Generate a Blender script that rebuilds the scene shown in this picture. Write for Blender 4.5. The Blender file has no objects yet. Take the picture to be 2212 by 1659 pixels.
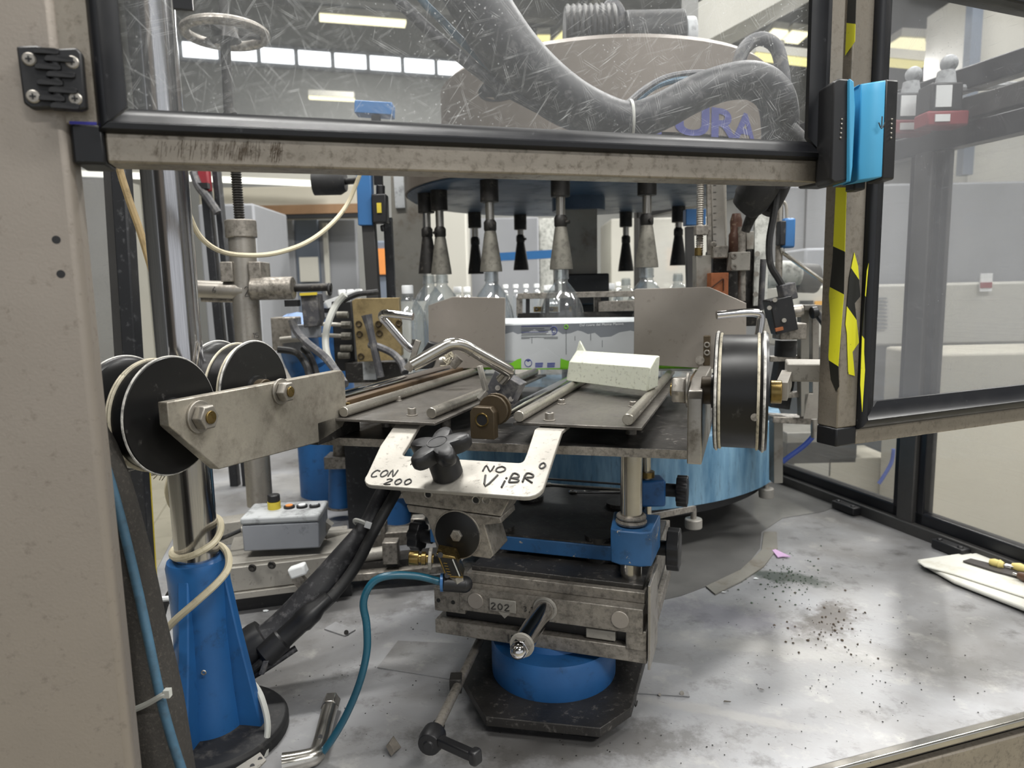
import bpy, bmesh, math, random
from math import sin, cos, radians, pi, sqrt
from mathutils import Vector as Vec, Matrix
random.seed(7)

# ------------------------------------------------------------------ camera, world, light, exposure
scene = bpy.context.scene
col = scene.collection
IW, IH, FPX = 2212, 1659, 1500.0
CAM = Vec((0, 0, .58)); PITCH = radians(7.64); ROLL = radians(-1.26)
FW = Vec((0, cos(PITCH), -sin(PITCH))); U0 = Vec((0, sin(PITCH), cos(PITCH))); X0 = Vec((1, 0, 0))
RT = X0 * cos(ROLL) + U0 * sin(ROLL); UP = -X0 * sin(ROLL) + U0 * cos(ROLL)
cd = bpy.data.cameras.new('camera'); cam = bpy.data.objects.new('camera', cd); col.objects.link(cam)
cd.sensor_width = 36; cd.lens = 36 * FPX / IW; cd.clip_start = .02; cd.clip_end = 100
mw = Matrix.Identity(4)
for i, a in enumerate((RT, UP, -FW)):
    for j in range(3): mw[j][i] = a[j]
mw.translation = CAM
cam.matrix_world = mw
cd.dof.use_dof = True; cd.dof.focus_distance = .86; cd.dof.aperture_fstop = 7.5
scene.camera = cam
world = bpy.data.worlds.new('world'); scene.world = world; world.use_nodes = True
bg = world.node_tree.nodes['Background']; bg.inputs[0].default_value = (.93, .96, 1, 1); bg.inputs[1].default_value = .55
vs = scene.view_settings
vs.view_transform = 'Standard'; vs.look = 'None'; vs.gamma = 1; vs.use_curve_mapping = False; vs.exposure = .42
LAMP_W = 38.0

# ------------------------------------------------------------------ layout helpers (photograph directions turned into real places)
def ray(x, y): return RT * ((x - IW / 2) / FPX) - UP * ((y - IH / 2) / FPX) + FW
def at(x, y, Y):
    d = ray(x, y); return CAM + d * (Y / d.y)
def pz(x, y, z):
    d = ray(x, y); return CAM + d * ((z - CAM.z) / d.z)
def pl(x, y, p, n):
    d = ray(x, y); return CAM + d * ((p - CAM).dot(n) / d.dot(n))
X, Y_, Z = Vec((1, 0, 0)), Vec((0, 1, 0)), Vec((0, 0, 1))
YL = radians(18.9); U = Vec((sin(YL), cos(YL), 0)); V = Vec((cos(YL), -sin(YL), 0))     # labeller: U along the rods, V to the right
YF = radians(73.2); F = Vec((sin(YF), cos(YF), 0)); D = Vec((-cos(YF), sin(YF), 0))     # machine frame: F along the front, D inwards
A0 = pz(690, 962, .372)
def L(u, v, z): p = A0 + U * u + V * v; return Vec((p.x, p.y, z))
def onU(x, y, u): return pl(x, y, A0 + U * u, U)
def fr(f, d, z): p = F * f + D * d; return Vec((p.x, p.y, z))
def onD(x, y, d): return pl(x, y, D * d + CAM * 0, D)
def onF(x, y, f): return pl(x, y, F * f, F)

# ------------------------------------------------------------------ mesh builder
WL = {}
class MB:
    def __init__(s): s.bm = bmesh.new()
    def face(s, pts):
        s.bm.faces.new([s.bm.verts.new(p) for p in pts]); return s
    def box(s, c, sx, sy, sz, ax=(X, Y_, Z)):
        c = Vec(c); a, b, d = ax[0] * (sx / 2), ax[1] * (sy / 2), ax[2] * (sz / 2)
        v = [s.bm.verts.new(c + a * i + b * j + d * k) for i in (-1, 1) for j in (-1, 1) for k in (-1, 1)]
        for f in ((0, 1, 3, 2), (4, 6, 7, 5), (0, 4, 5, 1), (2, 3, 7, 6), (0, 2, 6, 4), (1, 5, 7, 3)):
            s.bm.faces.new([v[i] for i in f])
        return s
    def prism(s, pts, ext):
        ext = Vec(ext); a = [s.bm.verts.new(Vec(p)) for p in pts]; b = [s.bm.verts.new(Vec(p) + ext) for p in pts]
        s.bm.faces.new(a); s.bm.faces.new(b[::-1]); n = len(a)
        for i in range(n): s.bm.faces.new((a[i], b[i], b[(i + 1) % n], a[(i + 1) % n]))
        return s
    def bar(s, a, b, w, h, up=Z):
        a, b = Vec(a), Vec(b); d = (b - a); l = d.length; d.normalize()
        sd = d.cross(up).normalized(); u = sd.cross(d).normalized()
        return s.box((a + b) / 2, l, w, h, (d, sd, u))
    def lathe(s, o, axis, prof, n=24, cap=True):
        o = Vec(o); ax = Vec(axis).normalized(); t = Vec((0, 0, 1)) if abs(ax.z) < .9 else Vec((1, 0, 0))
        e1 = ax.cross(t).normalized(); e2 = ax.cross(e1)
        rings = []
        for r, h in prof:
            if r < 1e-6: rings.append([s.bm.verts.new(o + ax * h)])
            else: rings.append([s.bm.verts.new(o + ax * h + (e1 * cos(2 * pi * k / n) + e2 * sin(2 * pi * k / n)) * r) for k in range(n)])
        for p, q in zip(rings, rings[1:]):
            if len(p) == 1 and len(q) == 1: continue
            for k in range(n):
                j = (k + 1) % n
                if len(p) == 1: s.bm.faces.new((p[0], q[k], q[j]))
                elif len(q) == 1: s.bm.faces.new((p[k], q[0], p[j]))
                else: s.bm.faces.new((p[k], q[k], q[j], p[j]))
        if cap:
            for rg in (rings[0], rings[-1]):
                if len(rg) > 2: s.bm.faces.new(rg)
        return s
    def cyl(s, a, b, r, r2=None, n=20):
        a, b = Vec(a), Vec(b); return s.lathe(a, b - a, [(r, 0), (r if r2 is None else r2, (b - a).length)], n)
    def torus(s, c, axis, R, r, n=32, m=8):
        prof = [(R + r * cos(2 * pi * k / m), r * sin(2 * pi * k / m)) for k in range(m + 1)]
        return s.lathe(c, axis, prof, n, False)
    def ball(s, c, r, sc=(1, 1, 1), n=16):
        bmesh.ops.create_uvsphere(s.bm, u_segments=n, v_segments=max(6, n // 2), radius=r, matrix=Matrix.Translation(Vec(c)) @ Matrix.Diagonal((*sc, 1)))
        return s
    def tube(s, pts, r, n=8, sub=6, straight=False):
        pts = [Vec(p) for p in pts]; rs = r if isinstance(r, (list, tuple)) else [r] * len(pts)
        if straight: P, R = pts, list(rs)
        else:
            P, R = [], []
            for i in range(len(pts) - 1):
                p0, p1, p2, p3 = pts[max(i - 1, 0)], pts[i], pts[i + 1], pts[min(i + 2, len(pts) - 1)]
                for k in range(sub):
                    t = k / sub
                    P.append(.5 * ((2 * p1) + (p2 - p0) * t + (2 * p0 - 5 * p1 + 4 * p2 - p3) * t * t + (3 * p1 - p0 - 3 * p2 + p3) * t ** 3))
                    R.append(rs[i] * (1 - t) + rs[i + 1] * t)
            P.append(pts[-1]); R.append(rs[-1])
        e = None; rings = []
        for i, p in enumerate(P):
            d = (P[min(i + 1, len(P) - 1)] - P[max(i - 1, 0)]).normalized()
            if e is None:
                t = Z if abs(d.z) < .9 else X; e = d.cross(t).normalized()
            e = (e - d * e.dot(d)).normalized(); g = d.cross(e)
            rings.append([s.bm.verts.new(p + (e * cos(2 * pi * k / n) + g * sin(2 * pi * k / n)) * R[i]) for k in range(n)])
        for a, b in zip(rings, rings[1:]):
            for k in range(n): s.bm.faces.new((a[k], a[(k + 1) % n], b[(k + 1) % n], b[k]))
        s.bm.faces.new(rings[0]); s.bm.faces.new(rings[-1]); return s
    def hull(s, pts):
        vs_ = [s.bm.verts.new(Vec(p)) for p in pts]; bmesh.ops.convex_hull(s.bm, input=vs_); return s
    def grid(s, o, ex, ey, nx, ny, fn):
        g = [[s.bm.verts.new(Vec(o) + ex * (i / nx) + ey * (j / ny) + Z * fn(i / nx, j / ny)) for j in range(ny + 1)] for i in range(nx + 1)]
        for i in range(nx):
            for j in range(ny): s.bm.faces.new((g[i][j], g[i + 1][j], g[i + 1][j + 1], g[i][j + 1]))
        return s
    def done(s, name, mat, parent=None, bev=0, ang=38, seg=2):
        bm = s.bm; bmesh.ops.recalc_face_normals(bm, faces=bm.faces[:])
        for e in bm.edges:
            e.smooth = len(e.link_faces) == 2 and e.calc_face_angle(3) < radians(ang)
        for f in bm.faces: f.smooth = True
        lo = Vec([min(v.co[i] for v in bm.verts) for i in range(3)]); hi = Vec([max(v.co[i] for v in bm.verts) for i in range(3)])
        o0 = (lo + hi) / 2
        for v in bm.verts: v.co -= o0
        me = bpy.data.meshes.new(name); bm.to_mesh(me); bm.free()
        me.materials.append(M[mat] if isinstance(mat, str) else mat)
        o = bpy.data.objects.new(name, me); col.objects.link(o)
        if parent is not None: o.parent = parent; o.location = o0 - WL[parent.name]
        else: o.location = o0
        WL[o.name] = o0
        if bev:
            b = o.modifiers.new('bevel', 'BEVEL'); b.width = bev; b.segments = seg; b.limit_method = 'ANGLE'; b.angle_limit = radians(35)
        return o
def thing(name, label, cat, loc, group=None):
    o = bpy.data.objects.new(name, None); col.objects.link(o); o.location = loc; o.empty_display_size = .02
    WL[o.name] = Vec(loc); o['label'] = label; o['category'] = cat
    if group: o['group'] = group
    return o
def tag(o, label, cat, group=None, kind=None):
    o['label'] = label; o['category'] = cat
    if group: o['group'] = group
    if kind: o['kind'] = kind
    return o
def struct(o, label=None):
    o['kind'] = 'structure'
    if label: o['label'] = label
    return o
def dup(root, loc, label):
    r = root.copy(); col.objects.link(r); r.location = loc; WL[r.name] = Vec(loc); r['label'] = label
    for ch in root.children:
        c = ch.copy(); col.objects.link(c); c.parent = r
    return r
def text_mesh(txt, mapf, name, mat, parent, size=1.0, thick=0, spacing=1.0, bold=0):
    cu = bpy.data.curves.new('lettering', 'FONT'); cu.body = txt; cu.size = size; cu.space_character = spacing; cu.offset = bold
    cu.resolution_u = 4
    t = bpy.data.objects.new('lettering', cu); col.objects.link(t)
    dg = bpy.context.evaluated_depsgraph_get(); me = bpy.data.meshes.new_from_object(t.evaluated_get(dg))
    bpy.data.objects.remove(t)
    b = MB(); b.bm.from_mesh(me); bpy.data.meshes.remove(me)
    bmesh.ops.triangulate(b.bm, faces=b.bm.faces[:])
    for v in b.bm.verts: v.co = mapf(v.co.x, v.co.y)
    return b.done(name, mat, parent)
STROKE = {'C': [[(.9, .9), (.4, 1), (.05, .6), (.1, .1), (.5, 0), (.95, .15)]], 'O': [[(.5, 1), (.1, .7), (.1, .2), (.5, 0), (.9, .3), (.9, .75), (.5, 1)]],
 'N': [[(.05, 0), (.15, 1), (.8, 0), (.95, 1)]], 'V': [[(0, 1), (.4, 0), (1, 1.1)]], 'i': [[(.5, 0), (.55, .6)], [(.55, .8), (.6, .9)]],
 'B': [[(.1, 0), (.15, 1), (.7, .9), (.75, .6), (.2, .5), (.85, .4), (.85, .1), (.1, 0)]], 'R': [[(.1, 0), (.15, 1), (.8, .9), (.8, .6), (.2, .5), (1, 0)]],
 'L': [[(.1, 1), (.1, 0), (.9, 0)]], '2': [[(.1, .8), (.5, 1), (.85, .75), (.1, 0), (.95, .05)]], '0': [[(.5, 1), (.15, .7), (.15, .25), (.5, 0), (.85, .3), (.85, .7), (.5, 1)]],
 '1': [[(.3, .8), (.6, 1), (.55, 0)]], '5': [[(.9, 1), (.2, 1), (.15, .6), (.7, .6), (.85, .3), (.6, 0), (.1, .05)]], '3': [[(.1, .9), (.6, 1), (.8, .75), (.4, .55), (.85, .3), (.5, 0), (.1, .1)]],
 ',': [[(.5, .1), (.35, -.2)]], '|': [[(.5, 0), (.5, 1)]], '6': [[(.8, 1), (.2, .5), (.2, .1), (.6, 0), (.85, .3), (.5, .5), (.2, .35)]],
 '^': [[(.5, -.6), (.5, .5)], [(.2, 0), (.5, .6), (.8, 0)]], 'v': [[(.5, 1.4), (.5, .2)], [(.2, .7), (.5, 0), (.8, .7)]], 'Z': [[(.1, 1), (.9, 1), (.1, 0), (.9, 0)]]}
def scribble(txt, o, ex, ey, w, h, r, name, mat, parent, gap=.25, slope=0):
    b = MB(); n = ex.cross(ey).normalized(); cx = 0
    for k, ch in enumerate(txt):
        if ch in STROKE:
            for pl_ in STROKE[ch]:
                pts = [Vec(o) + ex * (cx + x * w) + ey * (y * h + k * slope) + n * r * .2 for x, y in pl_]
                b.tube(pts, r, 5, 3)
        cx += w * ((1 + gap) if ch not in 'i1,|' else .8)
    return b.done(name, mat, parent)

# ------------------------------------------------------------------ materials
M = {}
def lin(h):
    h = h.lstrip('#'); c = [int(h[i:i + 2], 16) / 255 for i in (0, 2, 4)]
    return tuple((x / 12.92 if x <= .04045 else ((x + .055) / 1.055) ** 2.4) for x in c) + (1,)
def nt(name):
    m = bpy.data.materials.new(name); m.use_nodes = True; t = m.node_tree
    for n in list(t.nodes): t.nodes.remove(n)
    M[name] = m
    def N(ty, **kw):
        n = t.nodes.new(ty)
        for k, v in kw.items(): setattr(n, k, v)
        return n
    return m, t, N
def ramp(N, t, src, a, b, c0=0, c1=1):
    r = N('ShaderNodeMapRange'); r.inputs['From Min'].default_value = a; r.inputs['From Max'].default_value = b
    r.inputs['To Min'].default_value = c0; r.inputs['To Max'].default_value = c1; t.links.new(src, r.inputs['Value']); return r.outputs['Result']
def coords(N, t, scale=(1, 1, 1), rot=(0, 0, 0), rot0=None):
    tc = N('ShaderNodeTexCoord'); src = tc.outputs['Object']
    for r in ((rot0, rot) if rot0 else (rot,)):
        if any(r):
            m0 = N('ShaderNodeMapping'); m0.inputs['Rotation'].default_value = r; t.links.new(src, m0.inputs['Vector']); src = m0.outputs['Vector']
    mp = N('ShaderNodeMapping'); mp.inputs['Scale'].default_value = scale
    t.links.new(src, mp.inputs['Vector']); return mp.outputs['Vector']
def noise(N, t, vec, s, det=5, rough=.6, dist=0):
    n = N('ShaderNodeTexNoise'); n.inputs['Scale'].default_value = s; n.inputs['Detail'].default_value = det; n.inputs['Roughness'].default_value = rough
    n.inputs['Distortion'].default_value = dist; t.links.new(vec, n.inputs['Vector']); return n.outputs['Fac']
def mix(N, t, f, a, b):
    m = N('ShaderNodeMix', data_type='RGBA')
    if isinstance(f, (int, float)): m.inputs[0].default_value = f
    else: t.links.new(f, m.inputs[0])
    for s, i in ((a, 6), (b, 7)):
        if isinstance(s, tuple): m.inputs[i].default_value = s
        else: t.links.new(s, m.inputs[i])
    return m.outputs[2]
def mk(name, c, metal=0, rough=.5, var=.2, vsc=9, dirt=None, ds=30, da=.35, bump=0, bs=120, stretch=(1, 1, 1), c2=None, trans=0, sss=0, coat=0, spec=.5, worn=None):
    m, t, N = nt(name); out = N('ShaderNodeOutputMaterial'); p = N('ShaderNodeBsdfPrincipled'); t.links.new(p.outputs[0], out.inputs[0])
    base = lin(c); vec = coords(N, t, stretch)
    n1 = noise(N, t, vec, vsc); lo = lin(c2) if c2 else tuple(x * (1 - var) for x in base[:3]) + (1,)
    cc = mix(N, t, ramp(N, t, n1, .35, .7), base, lo)
    rsock = ramp(N, t, n1, .3, .75, max(.03, rough - .07), min(1, rough + .1))
    if dirt:
        n2 = noise(N, t, vec, ds, 8, .7); f = ramp(N, t, n2, .70 - da * .5, .84 - da * .3, 0, .8)
        cc = mix(N, t, f, cc, lin(dirt))
        ra = N('ShaderNodeMath', operation='MULTIPLY_ADD'); t.links.new(f, ra.inputs[0]); ra.inputs[1].default_value = .25; t.links.new(rsock, ra.inputs[2]); rsock = ra.outputs[0]
        if metal:
            mm = N('ShaderNodeMath', operation='MULTIPLY_ADD'); t.links.new(f, mm.inputs[0]); mm.inputs[1].default_value = -metal * .7; mm.inputs[2].default_value = metal; t.links.new(mm.outputs[0], p.inputs['Metallic'])
    if worn:
        n3 = noise(N, t, coords(N, t), 55, 6, .75); f3 = ramp(N, t, n3, .63, .66); cc = mix(N, t, f3, cc, lin(worn))
    t.links.new(cc, p.inputs['Base Color']); t.links.new(rsock, p.inputs['Roughness'])
    if not (dirt and metal): p.inputs['Metallic'].default_value = metal
    p.inputs['Specular IOR Level'].default_value = spec
    p.inputs['Coat Weight'].default_value = coat
    if trans: p.inputs['Transmission Weight'].default_value = trans
    if sss: p.inputs['Subsurface Weight'].default_value = sss; p.inputs['Subsurface Radius'].default_value = (.02, .02, .015)
    if bump:
        bn = N('ShaderNodeBump'); bn.inputs['Strength'].default_value = bump; bn.inputs['Distance'].default_value = .0012
        t.links.new(noise(N, t, vec, bs, 6), bn.inputs['Height']); t.links.new(bn.outputs[0], p.inputs['Normal'])
    return m
mk('post_steel', '#948c83', .45, .46, .14, 6, '#5a5148', 90, .26, .15, 420)
mk('rail_steel', '#999185', .6, .36, .25, 18, '#4c443a', 130, .4, .15, 400)
mk('steel', '#a9a49c', .75, .38, .25, 16, '#5a5147', 40, .35, .1, 200)
mk('plate_steel', '#a39c94', .55, .45, .12, 8, '#6d655d', 70, .2, .05, 200)
mk('dirty_steel', '#a09a91', .6, .4, .4, 26, '#332d26', 110, .5, .3, 320)
mk('rod_steel', '#b3aea4', .8, .32, .3, 22, '#4a443c', 160, .3, .1, 300)
mk('arm_steel', '#aaa498', .6, .4, .3, 14, '#4a4238', 40, .52, .2, 260)
mk('alu', '#a39f97', .4, .5, .12, 12, '#4a4640', 120, .28, .1, 300)
mk('chrome', '#d5d3d2', 1, .09, .1, 10)
mk('column_chrome', '#c9c8ca', 1, .16, .25, 30, None, stretch=(40, 40, .6))
mk('worn_chrome', '#c4c0b8', .95, .2, .2, 20, '#4d463c', 60, .12)
mk('brown_bar', '#5c4a36', .35, .45, .25, 20, '#2b231a', 50, .3)
mk('brown_block', '#4d4232', .45, .4, .25, 30, '#2e2519', 60, .3)
mk('brass', '#8f7a4c', .95, .28, .25, 40, '#4a3818', 70, .35)
mk('brass_plate', '#9c8a63', .45, .5, .25, 14, '#4d3e22', 26, .5, .2, 150)
mk('black_plate', '#3e3c3a', .5, .42, .45, 12, '#807b75', 110, .28, .25, 260)
mk('rod_plate', '#6f6b66', .55, .36, .4, 9, '#2b2824', 30, .5, .15, 260)
mk('black_plastic', '#1b1b1d', 0, .42, .25, 20, '#4a4947', 90, .18)
mk('gasket', '#141519', 0, .38, .3, 12, '#54555a', 120, .12, spec=.45)
mk('black_enamel', '#131314', .1, .36, .3, 12, '#5c5a58', 60, .18)
mk('rubber', '#242425', 0, .6, .35, 12, '#5b5855', 40, .3, .2, 160)
mk('sleeve', '#33302c', 0, .85, .4, 10, '#57524c', 260, .35, .6, 420)
mk('hose_black', '#222226', 0, .52, .35, 8, '#6d6b6c', 70, .34, .2, 160)
mk('hose_dusty', '#4a4a4e', 0, .6, .35, 10, '#86837f', 45, .45, .15, 160)
mk('blue_paint', '#27619c', .05, .42, .3, 7, '#18202a', 26, .3, .12, 160, worn=None)
mk('blue_chipped', '#2d5d8c', .05, .45, .3, 9, '#23282e', 30, .34, .12, 160, worn='#b9ad93')
mk('blue_pale', '#7fa6bf', .05, .5, .35, 5, '#37424b', 18, .3, .08, 120, stretch=(8, 8, 1.2), c2='#4a7797')
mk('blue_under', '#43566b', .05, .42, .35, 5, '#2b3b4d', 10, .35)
mk('blue_latch', '#489fca', 0, .42, .08, 12, '#1d5c80', 130, .1)
mk('teal_hose', '#1b5d74', 0, .3, .3, 9, '#12303a', 30, .3, spec=.6)
mk('blue_hose', '#3f6177', 0, .6, .35, 25, '#31404a', 45, .45)
mk('navy_hose', '#2c458f', 0, .4)
mk('cream_cable', '#c9bfa4', 0, .5, .15, 14, '#7d725c', 60, .3)
mk('tan_cable', '#a08a62', 0, .6, .25, 14, '#5f5038', 60, .4)
mk('white_plastic', '#e4e6e6', 0, .4, .06, 12)
mk('cap_white', '#f2f4f5', 0, .35, .04)
mk('white_wedge', '#d0d3c4', 0, .3, .08, 8, '#4a4232', 170, .3, .1, 260, sss=.35)
mk('paper_white', '#eef2f4', 0, .55, .04)
mk('paper_grey', '#a9adb2', 0, .5, .06)
mk('paper_sky', '#7c8188', 0, .5, .05)
mk('paper_snow', '#c2c6c9', 0, .5, .08)
mk('paper_green', '#79c22d', 0, .45, .06)
mk('ink_blue', '#23368f', 0, .5)
mk('ink_navy', '#33387a', 0, .55, .2)
mk('ink_grey', '#5f6468', 0, .6)
mk('marker', '#3a3836', 0, .6, .2)
mk('pen_blue', '#33329a', 0, .5)
mk('grey_box', '#8f9298', 0, .5, .1, 9, '#35353a', 28, .25)
mk('grey_lid', '#b3b6b8', 0, .5, .12, 9, '#3b3a38', 34, .4)
mk('bell_metal', '#7e7b72', .4, .6, .3, 30, '#3b3833', 50, .45, .3, 220)
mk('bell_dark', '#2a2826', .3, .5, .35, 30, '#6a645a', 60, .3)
mk('hood_steel', '#6f675f', .3, .5, .12, 5, '#6d655c', 30, .2, stretch=(3, 3, 1))
mk('column_grey', '#8c8981', .3, .5, .25, 8, '#5b4632', 14, .35)
mk('grime', '#2a2725', 0, .8, .3, 40, bump=.5)
mk('mud', '#55483a', 0, .85, .4, 60, bump=.8)
mk('moss', '#4b5a4b', 0, .8, .4, 60)
mk('lump', '#6d675f', 0, .85, .35, 80, bump=.8, bs=400)
mk('pink', '#c9a6cc', 0, .6)
mk('cloth', '#d9d8cf', 0, .85, .1, 14, '#b3a98f', 12, .32, .3, 300)
mk('tool_yellow', '#d9c77c', 0, .45, .1)
mk('tool_brown', '#5c4232', 0, .5, .2)
mk('tool_dark', '#54504e', .5, .5, .2)
mk('wet', '#9aa0a2', .0, .06, .1, 8, spec=.8)
mk('wood_trim', '#8f6f50', 0, .6, .2)
mk('beige_wall', '#b9b4a6', 0, .7, .12, 1)
mk('wall_paint', '#8d8e8c', 0, .8, .12, .6)
mk('wall_dark', '#6c6e70', 0, .8, .2, .5)
mk('ceiling_grey', '#77797b', 0, .9, .3, .35)
mk('beam_grey', '#8d8d8b', 0, .8, .15, 1)
mk('white_panel', '#b4b2a9', 0, .5, .05, 2)
mk('grey_panel', '#85878b', 0, .55, .15, 2)
mk('bluegrey_panel', '#69727f', 0, .55, .15, 3)
mk('dark_panel', '#3f4146', 0, .55, .2, 3)
mk('red_plastic', '#8a2730', 0, .45, .15)
mk('orange', '#d98a45', 0, .55, .1)
mk('rust_block', '#9a5a34', .1, .6, .3, 30, '#4a2b1a', 60, .3)
mk('rust_brown', '#4a3126', .3, .45, .35, 60, '#9a8a72', 90, .3)
mk('yellow_label', '#d2bd3d', 0, .5)
mk('orange_label', '#d9a03a', 0, .5)
mk('floor_tile', '#cbc5b2', 0, .45, .1, 3, '#9a9382', 12, .25)
mk('grout', '#8b8676', 0, .9)
mk('skin_seal', '#c8c9c3', .2, .6, .2, 20, '#55544f', 40, .45, .3, 120)
mk('frame_black', '#27282b', .2, .45, .3, 8, '#66676a', 60, .28)
mk('frame_grey', '#4c4b4a', .5, .45, .25, 8, '#343434', 50, .3)
mk('blue_glossy', '#3a6da3', .05, .35, .15)
mk('worn_white', '#cfcdc8', .2, .6, .2, 60, '#1a1a1b', 110, .45)
mk('cord', '#cbc3ae', 0, .85, .3, 120, '#302c26', 160, .35)
mk('tie_grey', '#b9bab4', 0, .5, .15)

def emit(name, c, s):
    m, t, N = nt(name); o = N('ShaderNodeOutputMaterial'); e = N('ShaderNodeEmission'); e.inputs[0].default_value = lin(c); e.inputs[1].default_value = s
    t.links.new(e.outputs[0], o.inputs[0])
emit('window_light', '#f4f8fb', 2.0); emit('lamp_warm', '#f6eec2', 1.5); emit('lamp_white', '#f6f5ea', 1.6); emit('lamp_yellow', '#eee39c', 1.1)

D0 = .6326; FL, FR, DB = -.33, 1.36, 2.9; TABLE_C = fr((FL + FR) / 2, (D0 + DB) / 2, -.01); TABLE_C.z = 0
def mk_table():
    m, t, N = nt('table_top'); o = N('ShaderNodeOutputMaterial'); p = N('ShaderNodeBsdfPrincipled'); t.links.new(p.outputs[0], o.inputs[0])
    v = coords(N, t)
    a = noise(N, t, v, 3.2, 7, .62, .4); b = noise(N, t, v, 14, 8, .7); c = noise(N, t, v, 90, 6, .7); s = noise(N, t, coords(N, t, (40, 260, 1), (0, 0, .5)), 1, 4)
    cc = mix(N, t, ramp(N, t, a, .35, .68), lin('#a2a3a6'), lin('#7d7b79'))
    cc = mix(N, t, ramp(N, t, b, .56, .72, 0, .65), cc, lin('#b6b4b0'))
    cc = mix(N, t, ramp(N, t, b, .44, .30, 0, .6), cc, lin('#4a4744'))
    cc = mix(N, t, ramp(N, t, c, .66, .72, 0, .6), cc, lin('#2c2926'))
    cc = mix(N, t, ramp(N, t, s, .64, .7, 0, .35), cc, lin('#4a4845'))
    tc = N('ShaderNodeTexCoord'); wob = noise(N, t, v, 26, 7, .7)  # stains; the one before the octagon plate is grime plus painted shade
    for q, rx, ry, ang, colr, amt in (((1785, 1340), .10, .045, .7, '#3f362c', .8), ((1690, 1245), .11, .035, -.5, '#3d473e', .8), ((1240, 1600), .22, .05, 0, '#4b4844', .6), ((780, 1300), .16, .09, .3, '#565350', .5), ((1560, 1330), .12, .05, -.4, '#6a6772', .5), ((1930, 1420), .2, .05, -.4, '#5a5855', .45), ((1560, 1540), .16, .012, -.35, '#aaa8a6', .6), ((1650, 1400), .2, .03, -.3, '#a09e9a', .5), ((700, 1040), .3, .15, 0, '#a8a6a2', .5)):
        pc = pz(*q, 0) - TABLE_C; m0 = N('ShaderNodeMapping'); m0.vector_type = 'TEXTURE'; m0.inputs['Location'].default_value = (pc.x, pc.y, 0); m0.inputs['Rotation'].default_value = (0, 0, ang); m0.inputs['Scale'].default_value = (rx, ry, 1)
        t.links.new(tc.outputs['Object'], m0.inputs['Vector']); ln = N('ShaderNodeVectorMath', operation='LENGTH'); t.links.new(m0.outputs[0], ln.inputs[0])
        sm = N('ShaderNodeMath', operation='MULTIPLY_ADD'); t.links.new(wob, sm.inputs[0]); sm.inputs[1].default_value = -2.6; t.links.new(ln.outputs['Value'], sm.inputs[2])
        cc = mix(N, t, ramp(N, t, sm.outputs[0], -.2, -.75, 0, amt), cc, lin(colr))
    t.links.new(cc, p.inputs['Base Color']); p.inputs['Metallic'].default_value = .3
    t.links.new(ramp(N, t, a, .3, .7, .52, .3), p.inputs['Roughness'])
    bn = N('ShaderNodeBump'); bn.inputs['Strength'].default_value = .15; bn.inputs['Distance'].default_value = .002; t.links.new(c, bn.inputs['Height']); t.links.new(bn.outputs[0], p.inputs['Normal'])
mk_table()
def mk_pane(name, haze, scratch, tint='#f4f6f6', clear=.97):
    m, t, N = nt(name); o = N('ShaderNodeOutputMaterial')
    tr = N('ShaderNodeBsdfTransparent'); tr.inputs[0].default_value = (clear, clear + .003, clear + .006, 1)
    df = N('ShaderNodeBsdfDiffuse'); df.inputs[0].default_value = lin(tint); tl = N('ShaderNodeBsdfTranslucent'); tl.inputs[0].default_value = lin(tint)
    dm = N('ShaderNodeMixShader'); dm.inputs[0].default_value = .5; t.links.new(df.outputs[0], dm.inputs[1]); t.links.new(tl.outputs[0], dm.inputs[2])
    tot = None
    def add(x):
        nonlocal tot
        if tot is None: tot = x
        else:
            q = N('ShaderNodeMath', operation='MAXIMUM'); t.links.new(tot, q.inputs[0]); t.links.new(x, q.inputs[1]); tot = q.outputs[0]
    for k, (ang, sx, sz, th) in enumerate(((.3, 1700, 20, .69), (1.1, 1500, 26, .70), (-.6, 1800, 16, .69), (2.2, 1600, 30, .70), (-1.3, 1900, 24, .695), (.75, 1300, 18, .705), (1.9, 1700, 22, .70), (-.2, 1600, 14, .70))):
        f = noise(N, t, coords(N, t, (sx, 1, sz), (0, ang, 0), (0, 0, -.29)), 1, 2, .5, .6)
        add(ramp(N, t, f, th - .012, th + .04, 0, scratch))
    vv = N('ShaderNodeTexVoronoi'); vv.inputs['Scale'].default_value = 170; t.links.new(coords(N, t), vv.inputs['Vector'])
    dn = noise(N, t, coords(N, t), 6, 3)
    dd = ramp(N, t, vv.outputs['Distance'], .16, .08, 0, scratch * 1.2); q = N('ShaderNodeMath', operation='MULTIPLY'); t.links.new(dd, q.inputs[0]); t.links.new(ramp(N, t, dn, .45, .6), q.inputs[1]); add(q.outputs[0])
    hz = ramp(N, t, noise(N, t, coords(N, t, (1, 1, .5)), 5, 5), .3, .75, haze * .6, haze * 1.4); add(hz)
    m1 = N('ShaderNodeMixShader'); t.links.new(tot, m1.inputs[0]); t.links.new(tr.outputs[0], m1.inputs[1]); t.links.new(dm.outputs[0], m1.inputs[2])
    gl = N('ShaderNodeBsdfGlossy'); gl.inputs['Roughness'].default_value = .06; lw = N('ShaderNodeLayerWeight'); pw_ = N('ShaderNodeMath', operation='POWER'); t.links.new(lw.outputs['Facing'], pw_.inputs[0]); pw_.inputs[1].default_value = 4
    m2 = N('ShaderNodeMixShader'); t.links.new(ramp(N, t, pw_.outputs[0], 0, 1, .025, .5), m2.inputs[0]); t.links.new(m1.outputs[0], m2.inputs[1]); t.links.new(gl.outputs[0], m2.inputs[2])
    t.links.new(m2.outputs[0], o.inputs[0])
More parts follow.
